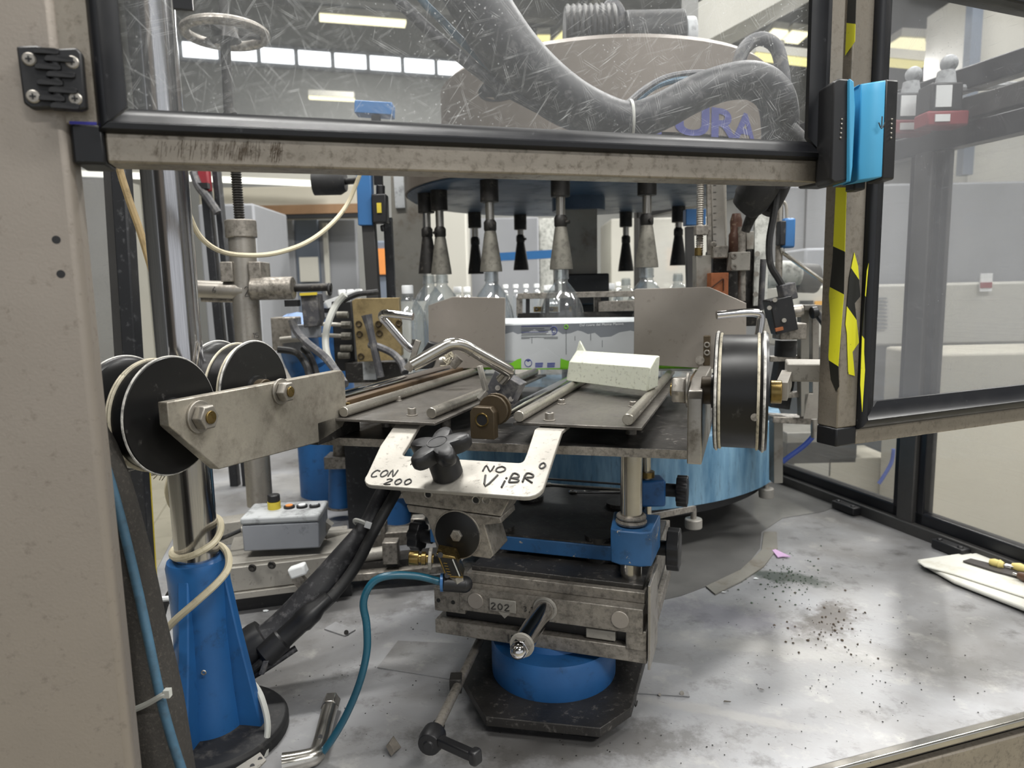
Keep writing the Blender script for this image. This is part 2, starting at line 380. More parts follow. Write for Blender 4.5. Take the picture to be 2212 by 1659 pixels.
mk_pane('pane_scratched', .035, .40); mk_pane('pane_hazy', .17, .36, '#bdbec2', .87); mk_pane('pane_fence', .08, .25, '#d8d6d2'); mk_pane('pane_clear', .03, .2)
def mk_pet():
    m, t, N = nt('pet'); o = N('ShaderNodeOutputMaterial'); tr = N('ShaderNodeBsdfTransparent'); tr.inputs[0].default_value = (.9, .92, .93, 1)
    gl = N('ShaderNodeBsdfGlossy'); gl.inputs['Roughness'].default_value = .08; lw = N('ShaderNodeLayerWeight'); lw.inputs[0].default_value = .35
    mx = N('ShaderNodeMixShader'); t.links.new(ramp(N, t, lw.outputs['Facing'], 0, 1, .1, .6), mx.inputs[0]); t.links.new(tr.outputs[0], mx.inputs[1]); t.links.new(gl.outputs[0], mx.inputs[2])
    df = N('ShaderNodeBsdfDiffuse'); df.inputs[0].default_value = (.8, .84, .87, 1); m2 = N('ShaderNodeMixShader'); m2.inputs[0].default_value = .06
    t.links.new(mx.outputs[0], m2.inputs[1]); t.links.new(df.outputs[0], m2.inputs[2]); t.links.new(m2.outputs[0], o.inputs[0])
mk_pet()
def mk_tape():
    m, t, N = nt('hazard_tape'); o = N('ShaderNodeOutputMaterial'); p = N('ShaderNodeBsdfPrincipled'); t.links.new(p.outputs[0], o.inputs[0])
    tc = N('ShaderNodeTexCoord'); sp = N('ShaderNodeSeparateXYZ'); t.links.new(tc.outputs['Object'], sp.inputs[0])
    a = N('ShaderNodeMath', operation='MULTIPLY_ADD'); t.links.new(sp.outputs['X'], a.inputs[0]); a.inputs[1].default_value = 1.1; t.links.new(sp.outputs['Z'], a.inputs[2])
    b = N('ShaderNodeMath', operation='MULTIPLY'); t.links.new(a.outputs[0], b.inputs[0]); b.inputs[1].default_value = 1 / .125
    fr_ = N('ShaderNodeMath', operation='FRACT'); t.links.new(b.outputs[0], fr_.inputs[0])
    gt = N('ShaderNodeMath', operation='GREATER_THAN'); t.links.new(fr_.outputs[0], gt.inputs[0]); gt.inputs[1].default_value = .36
    sp2 = ramp(N, t, noise(N, t, coords(N, t), 130, 5, .75), .66, .70)
    cc = mix(N, t, gt.outputs[0], lin('#1c1c18'), lin('#d3d028')); cc = mix(N, t, sp2, cc, lin('#3a3822'))
    t.links.new(cc, p.inputs['Base Color']); p.inputs['Roughness'].default_value = .42
mk_tape()
# ================================================================== SETTING
DW = 9.0
fl = struct(MB().box(fr(.5, 2.5, -.925), 22, 19, .05, (F, D, Z)).done('floor', 'grout'), 'hall floor of pale ceramic tiles')
tile_me = None
for i in range(12):
    for j in range(16):
        c = fr(-3.9 + i * .305, 1.6 + j * .405, -.8975)
        if tile_me is None:
            t0 = MB().box(c, .3, .4, .006, (F, D, Z)).done('tile', 'floor_tile', fl); tile_me = t0
        else:
            o = tile_me.copy(); col.objects.link(o); o.parent = fl; o.location = c - WL[fl.name]
struct(MB().box(fr(.5, DW + .1, 1.5), 22, .2, 4.9, (F, D, Z)).done('wall_back', 'wall_paint'), 'grey back wall of the hall')
struct(MB().box(fr(-8, 2, 1.5), .2, 16, 4.9, (F, D, Z)).done('wall_left', 'wall_paint'), 'left wall of the hall')
struct(MB().box(fr(11, 2, 1.5), .2, 16, 4.9, (F, D, Z)).done('wall_right', 'wall_paint'), 'right wall of the hall')
ce = struct(MB().box(fr(1.5, 2, 3.98), 20, 16, .06, (F, D, Z)).done('ceiling', 'ceiling_grey'), 'dark grey hall ceiling')
for k in range(7):
    MB().box(fr(1.5, -3.2 + k * 1.9, 3.84), 19.6, .16, .22, (F, D, Z)).done('beam', 'beam_grey', ce)
for k in range(4):
    MB().box(fr(-6 + k * 4.6, 2, 3.66), .12, 15, .14, (F, D, Z)).done('beam', 'beam_grey', ce)
# clerestory window band high on the back wall
dw = DW - .03
wz0 = (onD(420, 122, dw).z + onD(960, 163, dw).z) / 2; wz1 = (onD(420, 92, dw).z + onD(960, 132, dw).z) / 2
wf0 = onD(300, 95, dw).dot(F); wf1 = onD(1012, 140, dw).dot(F)
win = struct(MB().box(fr((wf0 + wf1) / 2, dw + .03, (wz0 + wz1) / 2), wf1 - wf0 + .1, .02, wz1 - wz0 + .1, (F, D, Z)).done('window_1', 'wall_dark'), 'bright clerestory window band high on the back wall')
npn = 9; pw = (wf1 - wf0) / npn
for k in range(npn):
    MB().box(fr(wf0 + (k + .5) * pw, dw, (wz0 + wz1) / 2), pw - .05, .012, wz1 - wz0, (F, D, Z)).done('pane', 'window_light', win)
# ceiling lamps: fixtures hung below the ceiling
lampn = 0
def lamp(a, b, w, label, mat='lamp_warm', light=True, e=1.0):
    t = thing('ceiling_lamp', label, 'lamp', (a + b) / 2, 'fluorescent ceiling lamps')
    MB().bar(a + Z * .05, b + Z * .05, w * 1.15, .06).done('housing', 'white_panel', t)
    MB().bar(a, b, w, .03).done('diffuser', mat, t)
    if light:
        d = (b - a); ln = d.length; d.normalize()
        ld = bpy.data.lights.new('tube_light', 'AREA'); ld.shape = 'RECTANGLE'; ld.size = ln; ld.size_y = w; ld.energy = LAMP_W * e; ld.color = (1, .985, .95)
        lo = bpy.data.objects.new('tube_light', ld); col.objects.link(lo); lo.parent = t
        sd = d.cross(Z).normalized(); m_ = Matrix.Identity(4)
        for i, ax in enumerate((d, sd, d.cross(sd))):
            for j in range(3): m_[j][i] = ax[j]
        if m_.col[2].z < 0: m_.col[2] = -m_.col[2]; m_.col[1] = -m_.col[1]
        m_.translation = Vec((0, 0, -.025)); lo.matrix_local = m_
zl = 3.35
lamp(pz(690, 38, zl), pz(876, 52, zl), .14, 'long warm tube lamp seen above the window band')
lamp(pz(1198, 99, zl), pz(1232, 66, zl), .12, 'short slanting tube lamp beside the finned motor', 'lamp_yellow')
lamp(at(1160, 83, 7.5), at(1188, 83, 7.5), .1, 'tiny square lamp left of the slanting tube lamp', 'lamp_yellow', False)
lamp(at(668, 211, 8.2), at(766, 216, 8.2), .05, 'thin distant tube lamp below the window band', 'lamp_warm', False)
lamp(at(1628, 122, 5.5), at(1750, 136, 5.5), .09, 'bright tube lamp seen beside the arched hose', 'lamp_yellow')
lamp(at(1612, 102, 6.2), at(1690, 112, 6.2), .07, 'faint tube lamp behind the arched hose', 'lamp_warm', False)
for k, (x0, x1, y0) in enumerate(((1660, 1692, 75), (1700, 1735, 79))):
    lamp(at(x0, y0, 7.5), at(x1, y0 + 4, 7.5), .25, ('left' if k == 0 else 'right') + ' one of two small panel lamps above the arched hose', 'lamp_warm', False)
for k, (x0, x1, y0) in enumerate(((1922, 1975, 99), (1978, 2032, 106), (2040, 2098, 112))):
    lamp(at(x0, y0, 6), at(x1, y0 + 3, 6), .3, ('left', 'middle', 'right')[k] + ' one of three panel lamps behind the right door pane', 'lamp_warm')
lamp(at(1905, 134, 5), at(1992, 142, 5), .08, 'tube lamp under the three panel lamps behind the right pane', 'lamp_yellow')
lamp(at(150, 374, 4.6), at(690, 397, 4.6), .05, 'long low white tube lamp behind the threaded spindle', 'lamp_white', False)
for k, (f_, d_) in enumerate(((-1.6, .2), (1.2, -.3), (3.6, .6), (-.6, 2.6), (2.0, 2.6), (.4, -2.4))):   # unseen tube lamps added above the frame to light the machine
    lamp(fr(f_, d_, 3.3), fr(f_ + 1.5, d_, 3.3), .3, ('added unseen tube lamp over the aisle left of the machine', 'added unseen tube lamp over the aisle in front of the machine', 'added unseen tube lamp over the aisle right of the machine', 'added unseen tube lamp over the infeed side', 'added unseen tube lamp over the carousel', 'added unseen tube lamp over the aisle behind the viewer')[k], 'lamp_white', True, 2.2)

# ------------------------------------------------------------------ background hall furniture
def slab(name, label, cat, px, Y, depth, mat, group=None, bev=.01, floor=True):
    x0, y0, x1, y1 = px; a = at((x0 + x1) / 2, y0, Y); b = at((x0 + x1) / 2, y1, Y); l = at(x0, (y0 + y1) / 2, Y); r = at(x1, (y0 + y1) / 2, Y)
    if floor: b.z = -.9
    t = thing(name, label, cat, (a.x, Y + depth / 2, b.z), group)
    MB().box(((l.x + r.x) / 2, Y + depth / 2, (a.z + b.z) / 2), r.x - l.x, depth, a.z - b.z).done('body', mat, t, bev)
    return t, (l.x, r.x, b.z, a.z)
t, e = slab('partition_wall', 'beige partition with brown wooden rail behind the threaded spindle', 'partition', (430, 402, 790, 472), 4.8, .12, 'beige_wall', floor=False)
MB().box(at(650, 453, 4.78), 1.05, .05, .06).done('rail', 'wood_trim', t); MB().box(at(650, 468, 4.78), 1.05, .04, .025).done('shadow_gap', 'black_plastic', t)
for k, (px, m_, lb) in enumerate((((548, 474, 600, 700), 'white_panel', 'white panel'), ((600, 474, 642, 760), 'grey_panel', 'grey panel'), ((642, 474, 694, 760), 'bluegrey_panel', 'slate blue panel'), ((694, 474, 775, 760), 'grey_panel', 'wide grey panel with pale strip'))):
    t, e = slab('partition_panel', lb + ' of the glazed office partition behind the spindle', 'panel', px, 5.0 + .02 * k, .05, m_, 'office partition panels')
    if k == 2: MB().box(at(668, 582, 4.98), .13, .02, .17).done('notice', 'white_panel', t)
    if k == 3: MB().box(at(706, 560, 5.02), .03, .03, .5).done('strip', 'white_panel', t)
slab('machine_cabinet', 'tall grey cabinet filling the gap left of the spindle', 'cabinet', (440, 440, 560, 800), 3.4, .5, 'grey_panel')
slab('machine_cabinet', 'light grey cabinet far behind the rotary bells', 'cabinet', (860, 440, 1010, 700), 4.2, .6, 'white_panel')
slab('machine_cabinet', 'pale cabinet between the rear bells', 'cabinet', (1012, 470, 1165, 700), 4.6, .6, 'grey_panel')
slab('machine_cabinet', 'greenish white cabinet right of the pale cabinet behind the bells', 'cabinet', (1165, 470, 1260, 700), 4.9, .6, 'skin_seal')
slab('machine_cabinet', 'bright cabinet behind the bells right of the centre column', 'cabinet', (1320, 470, 1560, 700), 5.2, .6, 'white_panel')
t = thing('guide_rail', 'light blue conveyor rail on legs behind the small rear bell', 'rail', at(1130, 552, 3.5)); MB().bar(at(1062, 556, 3.6), at(1210, 548, 3.4), .03, .04).done('rail', 'blue_glossy', t)
for x, Yd in ((1070, 3.6), (1200, 3.42)):
    a = at(x, 554, Yd); MB().cyl((a.x, a.y, -.9), a, .012).done('leg', 'frame_grey', t)
t, e = slab('orange_cabinet', 'narrow grey locker with orange door panel behind the blue sensor post', 'locker', (806, 520, 846, 700), 3.9, .1, 'bluegrey_panel'); MB().box(at(825, 565, 3.89), .085, .02, .14).done('door_panel', 'orange', t)
t, e = slab('grey_cabinet', 'big plain grey machine cabinet behind the blue valve', 'cabinet', (1680, 395, 2330, 640), 3.1, .6, 'grey_panel')
MB().box(at(1740, 470, 3.09), .004, .01, .9).done('seam', 'dark_panel', t); MB().box(at(2010, 520, 3.09), .004, .01, .9).done('seam', 'dark_panel', t)
t, e = slab('white_machine', 'white low machine housing with orange sticker beyond the striped post', 'machine', (1695, 612, 2330, 745), 2.75, .3, 'white_panel', floor=False)
MB().box(at(1742, 657, 2.74), .05, .01, .028).done('vent', 'black_plastic', t); MB().box(at(1771, 660, 2.74), .042, .008, .035).done('sticker', 'orange_label', t)
MB().box(at(2130, 610, 2.735), .045, .006, .07).done('notice', 'white_plastic', t); MB().box(at(2130, 616, 2.731), .045, .004, .022).done('notice_stripe', 'red_plastic', t)
for k in range(9): MB().box(at(1902 + (k % 2), 645 + k * 8, 2.74), .05, .004, .006).done('text_line', 'ink_grey', t)
t, e = slab('grey_housing', 'grey box housing standing on the white machine', 'housing', (1738, 535, 1830, 612), 2.8, .25, 'grey_box', floor=False)
MB().cyl(at(1775, 603, 2.79), at(1775, 603, 2.77), .014).done('knob', 'black_plastic', t)
slab('dark_cabinet', 'dark under-frame of the white machine', 'cabinet', (1690, 742, 1990, 1010), 3.0, .3, 'dark_panel')
slab('beige_cabinet', 'beige low cabinet outside the right guard fence', 'cabinet', (2000, 760, 2420, 1480), 2.2, .3, 'beige_wall')
slab('white_cabinet', 'white cabinet behind the top of the right guard pane', 'cabinet', (2110, -40, 2330, 110), 4.2, .5, 'white_panel')
o = MB().box(at(2103, 60, 4.1), .06, .06, 1.6).done('roof_post', 'bluegrey_panel'); tag(o, 'slate blue post beside the white cabinet upper right', 'post')
# big slanting duct under the roof
o = MB().prism([at(1330, 130, 3.2), at(1560, -30, 3.2), at(2060, -420, 3.2), at(2400, -420, 3.2), at(1800, -60, 3.2), at(1430, 140, 3.2)], Y_ * .4).done('roof_duct', 'white_panel'); tag(o, 'pale slanting ventilation duct above the hood', 'duct')
o = MB().box(at(1490, 40, 3.0), .055, .05, .5).done('hanger_bar', 'beam_grey'); tag(o, 'grey vertical hanger bar above the hood', 'bar')

# ================================================================== MACHINE TABLE
tb = thing('machine_table', 'grey stained steel machine table with bright front lip', 'table', fr(.5, 1.6, -.9))
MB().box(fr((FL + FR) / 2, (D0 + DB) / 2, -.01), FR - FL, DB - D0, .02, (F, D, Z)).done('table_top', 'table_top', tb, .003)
MB().box(fr((FL + FR) / 2, D0 - .004, -.15), FR - FL, .012, .26, (F, D, Z)).done('front_apron', 'rail_steel', tb, .002)
MB().bar(fr(FL, D0 - .004, -.003), fr(FR, D0 - .004, -.003), .014, .012).done('front_lip', 'worn_chrome', tb, .003)
MB().box(fr((FL + FR) / 2, (D0 + DB) / 2, -.45), FR - FL - .1, DB - D0 - .1, .82, (F, D, Z)).done('frame', 'frame_grey', tb)
pp = [pz(*q, .0006) for q in ((815, 1443), (1000, 1472), (1490, 1506), (1470, 1440), (1180, 1400), (860, 1385))]
ap = MB().prism(pp, Z * .0012).done('access_plate', 'table_top', tb)
MB().cyl(pz(1473, 1497, .001), pz(1473, 1497, .004), .003).done('screw', 'steel', ap); MB().cyl(pz(1425, 1500, .001), pz(1425, 1500, .003), .002).done('screw', 'steel', ap)
ap = MB().prism([pz(*q, .0006) for q in ((700, 1360), (745, 1375), (768, 1362), (725, 1345))], Z * .002).done('access_plate', 'table_top', tb)
MB().cyl(pz(748, 1366, .001), pz(748, 1366, .006), .004).done('screw', 'grime', ap)
b = Z * 0
ex = (pz(1402, 1455, .001) - pz(1365, 1452, .001)).normalized(); ey = Z.cross(ex)
scribble('2', pz(1367, 1456, .0006), ex, ey, .008, .012, .0009, 'mark', 'marker', tb); scribble('L', pz(1386, 1458, .0006), ex, ey, .008, .009, .0009, 'mark', 'marker', tb)
scribble('^', pz(1373, 1480, .0006), ex, ey, .006, .012, .0009, 'mark', 'marker', tb); scribble('v', pz(1369, 1526, .0006), ex, ey, .006, .02, .0009, 'mark', 'marker', tb)
# puddle of water, grime and scraps on the table
m_ = mk('puddle', '#868583', .3, .07, .3, 5, spec=.7)
pp = [pz(*q, .0004) for q in ((1415, 1300), (1470, 1288), (1540, 1262), (1610, 1225), (1642, 1185), (1645, 1150), (1690, 1120), (1780, 1105), (1830, 1085), (1790, 1050), (1700, 1035), (1600, 1060), (1500, 1110), (1420, 1120))]
o = MB().prism(pp, Z * .0012).done('puddle', 'puddle'); tag(o, 'shallow dark water puddle under the carousel base', 'puddle')
arc = [pz(*q, .0015) for q in ((1532, 1272), (1570, 1255), (1620, 1225), (1655, 1190), (1665, 1165))]
o = MB().prism([pz(*q, .001) for q in ((1525, 1268), (1545, 1285), (1600, 1258), (1650, 1225), (1680, 1185), (1678, 1150), (1650, 1150), (1645, 1190), (1600, 1232))], Z * .002).done('sealing_strip', 'column_grey'); tag(o, 'brownish curved sealing strip lying along the puddle edge', 'strip')
def specks(name, label, cat, cx, cy, sx, sy, n, smin, smax, mat):
    b = MB()
    for k in range(n):
        p = pz(random.gauss(cx, sx), random.gauss(cy, sy), .0008); s = random.uniform(smin, smax)
        a = random.random() * 6
        b.hull([p + Vec((cos(a + i * 1.6) * s * random.uniform(.5, 1), sin(a + i * 1.6) * s * random.uniform(.5, 1), 0)) for i in range(4)] + [p + Z * s * .5])
    o = b.done(name, mat); tag(o, label, cat, kind='stuff')
specks('mud_specks', 'brown dried mud specks on the table right of the stand', 'dirt', 1785, 1345, 45, 40, 90, .0008, .004, 'mud')
specks('mud_specks', 'dark crumbs scattered on the right table half', 'dirt', 1830, 1440, 150, 75, 150, .0006, .002, 'grime')
specks('moss_specks', 'greenish grime patch beside the curved sealing strip', 'dirt', 1690, 1245, 50, 24, 150, .001, .004, 'moss')
specks('crumbs', 'dark crumbs scattered on the table in front of the stand', 'dirt', 1250, 1610, 330, 30, 70, .0006, .0018, 'grime')
specks('crumbs', 'dark crumbs scattered on the table around the cable bundle', 'dirt', 780, 1400, 110, 80, 60, .0008, .002, 'grime')
def scrap(q, s, mat, label):
    p = pz(*q, .001); o = MB().hull([p + Vec((random.uniform(-1, 1) * s, random.uniform(-.6, .6) * s, random.uniform(0, .3) * s)) for _ in range(9)]).done('paper_scrap', mat); tag(o, label, 'scrap')
scrap((575, 1320), .008, 'paper_white', 'tiny white paper scrap on the table beside the cable bundle')
b = MB().prism([pz(1668, 1190, .002), pz(1675, 1188, .004), pz(1708, 1204, .004), pz(1690, 1203, .003), pz(1680, 1205, .002)], Z * .002).done('paper_scrap', 'pink'); tag(b, 'small pink paper scrap beside the curved sealing strip', 'scrap')
scrap((1565, 1280), .006, 'paper_white', 'white scrap just in front of the sealing strip end'); scrap((1633, 1250), .006, 'paper_white', 'white scrap right of the sealing strip end')
p = pz(850, 1622, .004); o = MB().hull([p + Vec((random.gauss(0, .007), random.gauss(0, .007), random.uniform(-.003, .012))) for _ in range(22)]).done('dirt_lump', 'lump'); tag(o, 'crumbly grey dirt lump on the table near the clamp lever', 'lump')
scrap((1570, 1515), .006, 'lump', 'small brown crumb right of the base plate'); scrap((1645, 1490), .004, 'lump', 'tiny brown crumb further right of the base plate')

# ================================================================== LEFT POST, HINGE, DOORS
fP = (onD(163, 365, .612).dot(F) + onD(288, 1659, .612).dot(F)) / 2
po = thing('machine_post', 'broad stainless steel post at the left edge of the machine', 'post', fr(fP - .1, .65, -.1))
MB().box(fr(fP - .125, .624, .6), .25, .03, 1.5, (F, D, Z)).done('body', 'post_steel', po, .007, seg=4)
MB().box(fr(fP - .16, .66, .6), .16, .045, 1.5, (F, D, Z)).done('back_box', 'frame_grey', po, .003)
for q in ((122, 518), (132, 592)):
    p = onD(*q, .6095); h = MB().cyl(p, p + D * .002, .0042).done('hole_rim', 'steel', po); MB().cyl(p - D * .0006, p + D * .001, .003).done('hole', 'black_plastic', h)
for q in ((115, 494), (120, 503)): MB().bar(onD(q[0], q[1], .6098), onD(q[0] + 26, q[1], .6098), .0004, .0008).done('scratch', 'marker', po)

DL = .612; zr0, zr1, zg1 = .6835, .7065, .7235
gd = thing('guard_door', 'scratched clear guard door with black gasket hinged to the post', 'door', fr(.2, .63, zr0))
ZT = 1.2; dt = .03
fa, fb, fc = [onD(q, 100, DL).dot(F) for q in (122, 198, 262)]; fd, fe, ff = [onD(q, 100, DL).dot(F) for q in (1750, 1790, 1824)]
MB().box(fr((fa + fb) / 2, DL + dt / 2, (zr1 + .004 + ZT) / 2), fb - fa, dt, ZT - zr1 - .004, (F, D, Z)).done('stile', 'rail_steel', gd, .0015)
MB().box(fr((fe + ff) / 2, DL + dt / 2, (zr0 + ZT) / 2 + .01), ff - fe, dt, ZT - zr0 - .02, (F, D, Z)).done('stile', 'rail_steel', gd, .0015)
fg = onD(228, 320, DL).dot(F); fh = onD(1768, 380, DL).dot(F)
MB().box(fr((fg + fh) / 2, DL + dt / 2, (zr0 + zr1) / 2), fh - fg, dt, zr1 - zr0, (F, D, Z)).done('bottom_rail', 'rail_steel', gd, .0018)
MB().box(fr((fa + fg) / 2 + .002, DL + dt / 2 - .001, (zr0 + zr1) / 2 + .001), fg - fa - .004, dt + .004, zr1 - zr0 + .006, (F, D, Z)).done('corner_block', 'gasket', gd, .002)
MB().box(fr((fh + ff) / 2, DL + dt / 2 - .001, (zr0 + zr1) / 2), ff - fh, dt + .004, zr1 - zr0 + .004, (F, D, Z)).done('corner_block', 'gasket', gd, .002)
def wedge(p0, p1, inn, w, h1=.012, h2=.002):   # gasket strip: thick towards the frame, thin towards the pane
    b = MB(); d = (p1 - p0).normalized()
    q = [p0, p0 - D * h1, p0 - D * h1 + inn * w * .35, p0 - D * h2 + inn * w, p0 + inn * w]
    e2 = [x + (p1 - p0) for x in q]
    return b, q, e2
def gasket(p0, p1, inn, w, m0, m1, parent, mat='gasket'):
    d = (p1 - p0).normalized(); sec = [(0, .004), (0, -.003), (.12, -.0065), (.34, -.007), (.45, -.0035), (1, -.001), (1, .004)]
    b = MB(); a_ = [b.bm.verts.new(p0 + inn * w * s + D * z_ + d * (w * s * m0)) for s, z_ in sec]; c_ = [b.bm.verts.new(p1 + inn * w * s + D * z_ - d * (w * s * m1)) for s, z_ in sec]
    n = len(sec); b.bm.faces.new(a_); b.bm.faces.new(c_[::-1])
    for i in range(n): b.bm.faces.new((a_[i], a_[(i + 1) % n], c_[(i + 1) % n], c_[i]))
    return b.done('gasket', mat, parent, 0, ang=50)
gz = zr1 - .001
gasket(fr(fb, DL, ZT), fr(fb, DL, gz), F, fc - fb, 0, 1, gd)
gasket(fr(fb, DL, gz), fr(fe, DL, gz), Z, zg1 - gz, 1.2, 1.2, gd)
gasket(fr(fe, DL, ZT), fr(fe, DL, gz), -F, fe - fd, 0, 1, gd)
MB().box(fr((fc + fd) / 2, DL + .008, (gz + ZT) / 2), fe - fb, .004, ZT - gz, (F, D, Z)).done('pane', 'pane_scratched', gd)
MB().bar(onD(150, 265, DL - .0004), onD(209, 267, DL - .0004), .0004, .0022).done('pen_mark', 'pen_blue', gd)
MB().box(onD(395, 3, DL + .004), .014, .004, .012, (F, D, Z)).done('black_sticker', 'gasket', gd)
# worn scratch streaks on the bottom rail
b = MB()
for k in range(190):
    x = random.choice((random.gauss(430, 45), random.gauss(500, 22), random.gauss(535, 22), random.gauss(598, 6))); yc = 322 + (x - 470) * .034; x2 = x - 3
    a_ = onD(x, yc - random.uniform(-8, 20), DL - .0002); c_ = onD(x2, yc + random.uniform(-6, 26), DL - .0002); b.bar(a_, c_, .0002, random.choice((.00012, .0002, .0003)), D)
b.done('scuff_marks', 'mud', gd)['kind'] = 'stuff'

# hinge
hg = thing('hinge', 'black plastic hinge with interlocking knuckles and four screws', 'hinge', onD(117, 240, .6))
def hp(x, y, d=.606): return onD(x, y, d)
MB().prism([hp(42, 106), hp(84, 104), hp(112, 112), hp(122, 238), hp(75, 240), hp(58, 228)], -D * .007).done('leaf', 'black_plastic', hg, .0015)
MB().prism([hp(125, 112), hp(172, 110), hp(183, 122), hp(193, 240), hp(178, 244), hp(130, 236)], -D * .008).done('leaf', 'black_plastic', hg, .0015)
for k in range(8):
    y0 = 110 + k * 17; s_ = 1 if k % 2 else -1; xm = 114 + k * 2.2
    x0_, x1_ = (xm - 22, xm + 42) if s_ > 0 else (xm - 44, xm + 14)
    MB().prism([hp(x0_, y0 - 6, .597), hp(x0_ + 6, y0 - 9, .5945), hp(x1_ - 10, y0 - 7, .5945), hp(x1_, y0 - 3, .597), hp(x1_, y0 + 7, .597), hp(x1_ - 8, y0 + 6, .5945), hp(x0_ + 6, y0 + 3, .5945), hp(x0_, y0 + 4, .597)], D * .010).done('knuckle', 'black_plastic', hg, .0006)
MB().cyl(hp(118, 108, .6), hp(130, 238, .6), .004).done('pin', 'black_plastic', hg)
for q in ((62, 127), (155, 134), (71, 208), (162, 213)):
    p = hp(*q, .5975); s_ = MB().lathe(p + D * .004, -D, [(.0046, 0), (.0046, .0035), (.0038, .0043), (0, .0043)], 20).done('screw', 'steel', hg)
    MB().bar(p - D * .0007 - F * .002, p - D * .0007 + F * .002, .0006, .0009).bar(p - D * .0007 - Z * .002, p - D * .0007 + Z * .002, .0006, .0009, F).done('cross_slot', 'black_plastic', s_)

# right guard door, standing ajar
YR = radians(67.6); E = Vec((sin(YR), cos(YR), 0)); NR = Vec((-cos(YR), sin(YR), 0))
R0 = onD(1829, 400, .622); R0.z = 0
def rd(e, n, z): p = R0 + E * e + NR * n; return Vec((p.x, p.y, z))
def onR(x, y, n=0): return pl(x, y, R0 + NR * n, NR)
rz0 = onR(1850, 960).z; rz1 = onR(1850, 926).z; rz2 = (onR(1890, 866).z + onR(2212, 832).z) / 2
re = [(onR(q, 600) - R0).dot(E) for q in (1864, 1892)]
rg = thing('guard_door', 'hazy guard door with torn hazard tape standing ajar on the right', 'door', rd(.4, .01, rz0))
RL, RTop = 1.0, 1.2
wst = re[0]; zbk = rz1 + .003
MB().box(rd(wst / 2, .014, (zbk + RTop) / 2), wst, .028, RTop - zbk, (E, NR, Z)).done('stile', 'rail_steel', rg, .0015)
MB().box(rd(wst / 2, .014, (rz0 + zbk) / 2), wst + .001, .0285, zbk - rz0, (E, NR, Z)).done('corner_block', 'gasket', rg, .002)
MB().box(rd((wst + RL) / 2, .014, (rz0 + rz1) / 2), RL - wst, .028, rz1 - rz0, (E, NR, Z)).done('bottom_rail', 'rail_steel', rg, .0015)
def gasketR(p0, p1, inn, w, m0, m1):
    global D
    keep = D; D = NR; o = gasket(p0, p1, inn, w, m0, m1, rg); D = keep; return o
gasketR(rd(wst, 0, RTop), rd(wst, 0, rz1), E, re[1] - re[0] + .004, 0, 1)
gasketR(rd(wst, 0, rz1), rd(RL, 0, rz1), Z, rz2 - rz1, 1, 0)
zt0 = onR(2212, 13).z
MB().box(rd((wst + RL) / 2 + .06, .01, zt0 + .02), RL - wst, .03, .04, (E, NR, Z)).done('top_gasket', 'gasket', rg, .002)
MB().box(rd((re[1] + RL) / 2, .01, (rz1 + zt0) / 2), RL - re[1] + .01, .004, zt0 - rz1 + .02, (E, NR, Z)).done('pane', 'pane_hazy', rg)
# hazard tape strips on the stile: side face (-E side) and front
def side(x, y): return pl(x, y, R0 - E * .0006, E)
def tape(pts, f, name='hazard_tape'): return MB().prism([f(*q) for q in pts], (E if f is side else NR) * -.0004).done(name, 'hazard_tape', rg)
tape(((1826, 120), (1847, 90), (1850, -10), (1832, -10)), side)
tape(((1806, 405), (1829, 405), (1826, 520), (1823, 640), (1818, 700), (1811, 790), (1813, 835), (1806, 845), (1795, 820), (1790, 770), (1794, 690), (1791, 640), (1799, 560), (1803, 470)), side)
tape(((1834, 600), (1845, 545), (1853, 575), (1858, 640), (1846, 655), (1855, 740), (1841, 760), (1846, 812), (1832, 808), (1829, 720), (1826, 700)), lambda x, y: onR(x, y, -.0005))
tape(((1872, 585), (1876, 568), (1868, 660), (1866, 760), (1868, 800), (1862, 890), (1858, 830), (1862, 720)), lambda x, y: onR(x, y, -.0085))
# door latches
lt = thing('door_latch', 'narrow black safety latch with blue side strip on the left door', 'latch', at(1815, 395, .72))
def lp(x, y, Y=.70): return at(x, y, Y)
MB().prism([lp(1800, 176), lp(1812, 168), lp(1836, 170), lp(1836, 390), lp(1802, 396), lp(1793, 388)], Y_ * .035).done('body', 'black_plastic', lt, .002)
MB().prism([lp(1836, 169, .695), lp(1845, 176, .695), lp(1846, 204, .695), lp(1848, 230, .695), lp(1842, 360, .695), lp(1838, 392, .695), lp(1834, 393, .695)], Y_ * .035).done('side_strip', 'blue_latch', lt, .001)
MB().box(at(1792, 290, .745), .012, .03, .09).done('bracket', 'gasket', lt, .002)
for k in range(5): MB().ball(lp(1819 - k * .7, 258 + k * 10, .6995), .0011, n=8).done('dot', 'steel', lt)
lt = thing('door_latch', 'wide light blue safety latch with black side on the right door', 'latch', at(1890, 392, .72))
sec = [(1855, .712), (1860, .703), (1880, .698), (1898, .697), (1914, .699)]
b = MB(); rows = []
for y0 in (182, 205, 352, 392):
    rows.append([b.bm.verts.new(at(x - (y0 - 180) * .04, y0 - (x - 1855) * .16, Yd + (0 if y0 in (182, 392) else -.002))) for x, Yd in sec])
for r1, r2 in zip(rows, rows[1:]):
    for k in range(len(sec) - 1): b.bm.faces.new((r1[k], r1[k + 1], r2[k + 1], r2[k]))
ex_ = bmesh.ops.extrude_face_region(b.bm, geom=b.bm.faces[:]); [setattr(v, 'co', v.co + Y_ * .03) for v in ex_['geom'] if isinstance(v, bmesh.types.BMVert)]
b.done('cover', 'blue_latch', lt, .0015)
MB().prism([at(1914, 170, .70), at(1942, 172, .708), at(1940, 200, .708), at(1932, 388, .708), at(1905, 388, .70)], Y_ * .03).done('body', 'black_plastic', lt, .002)
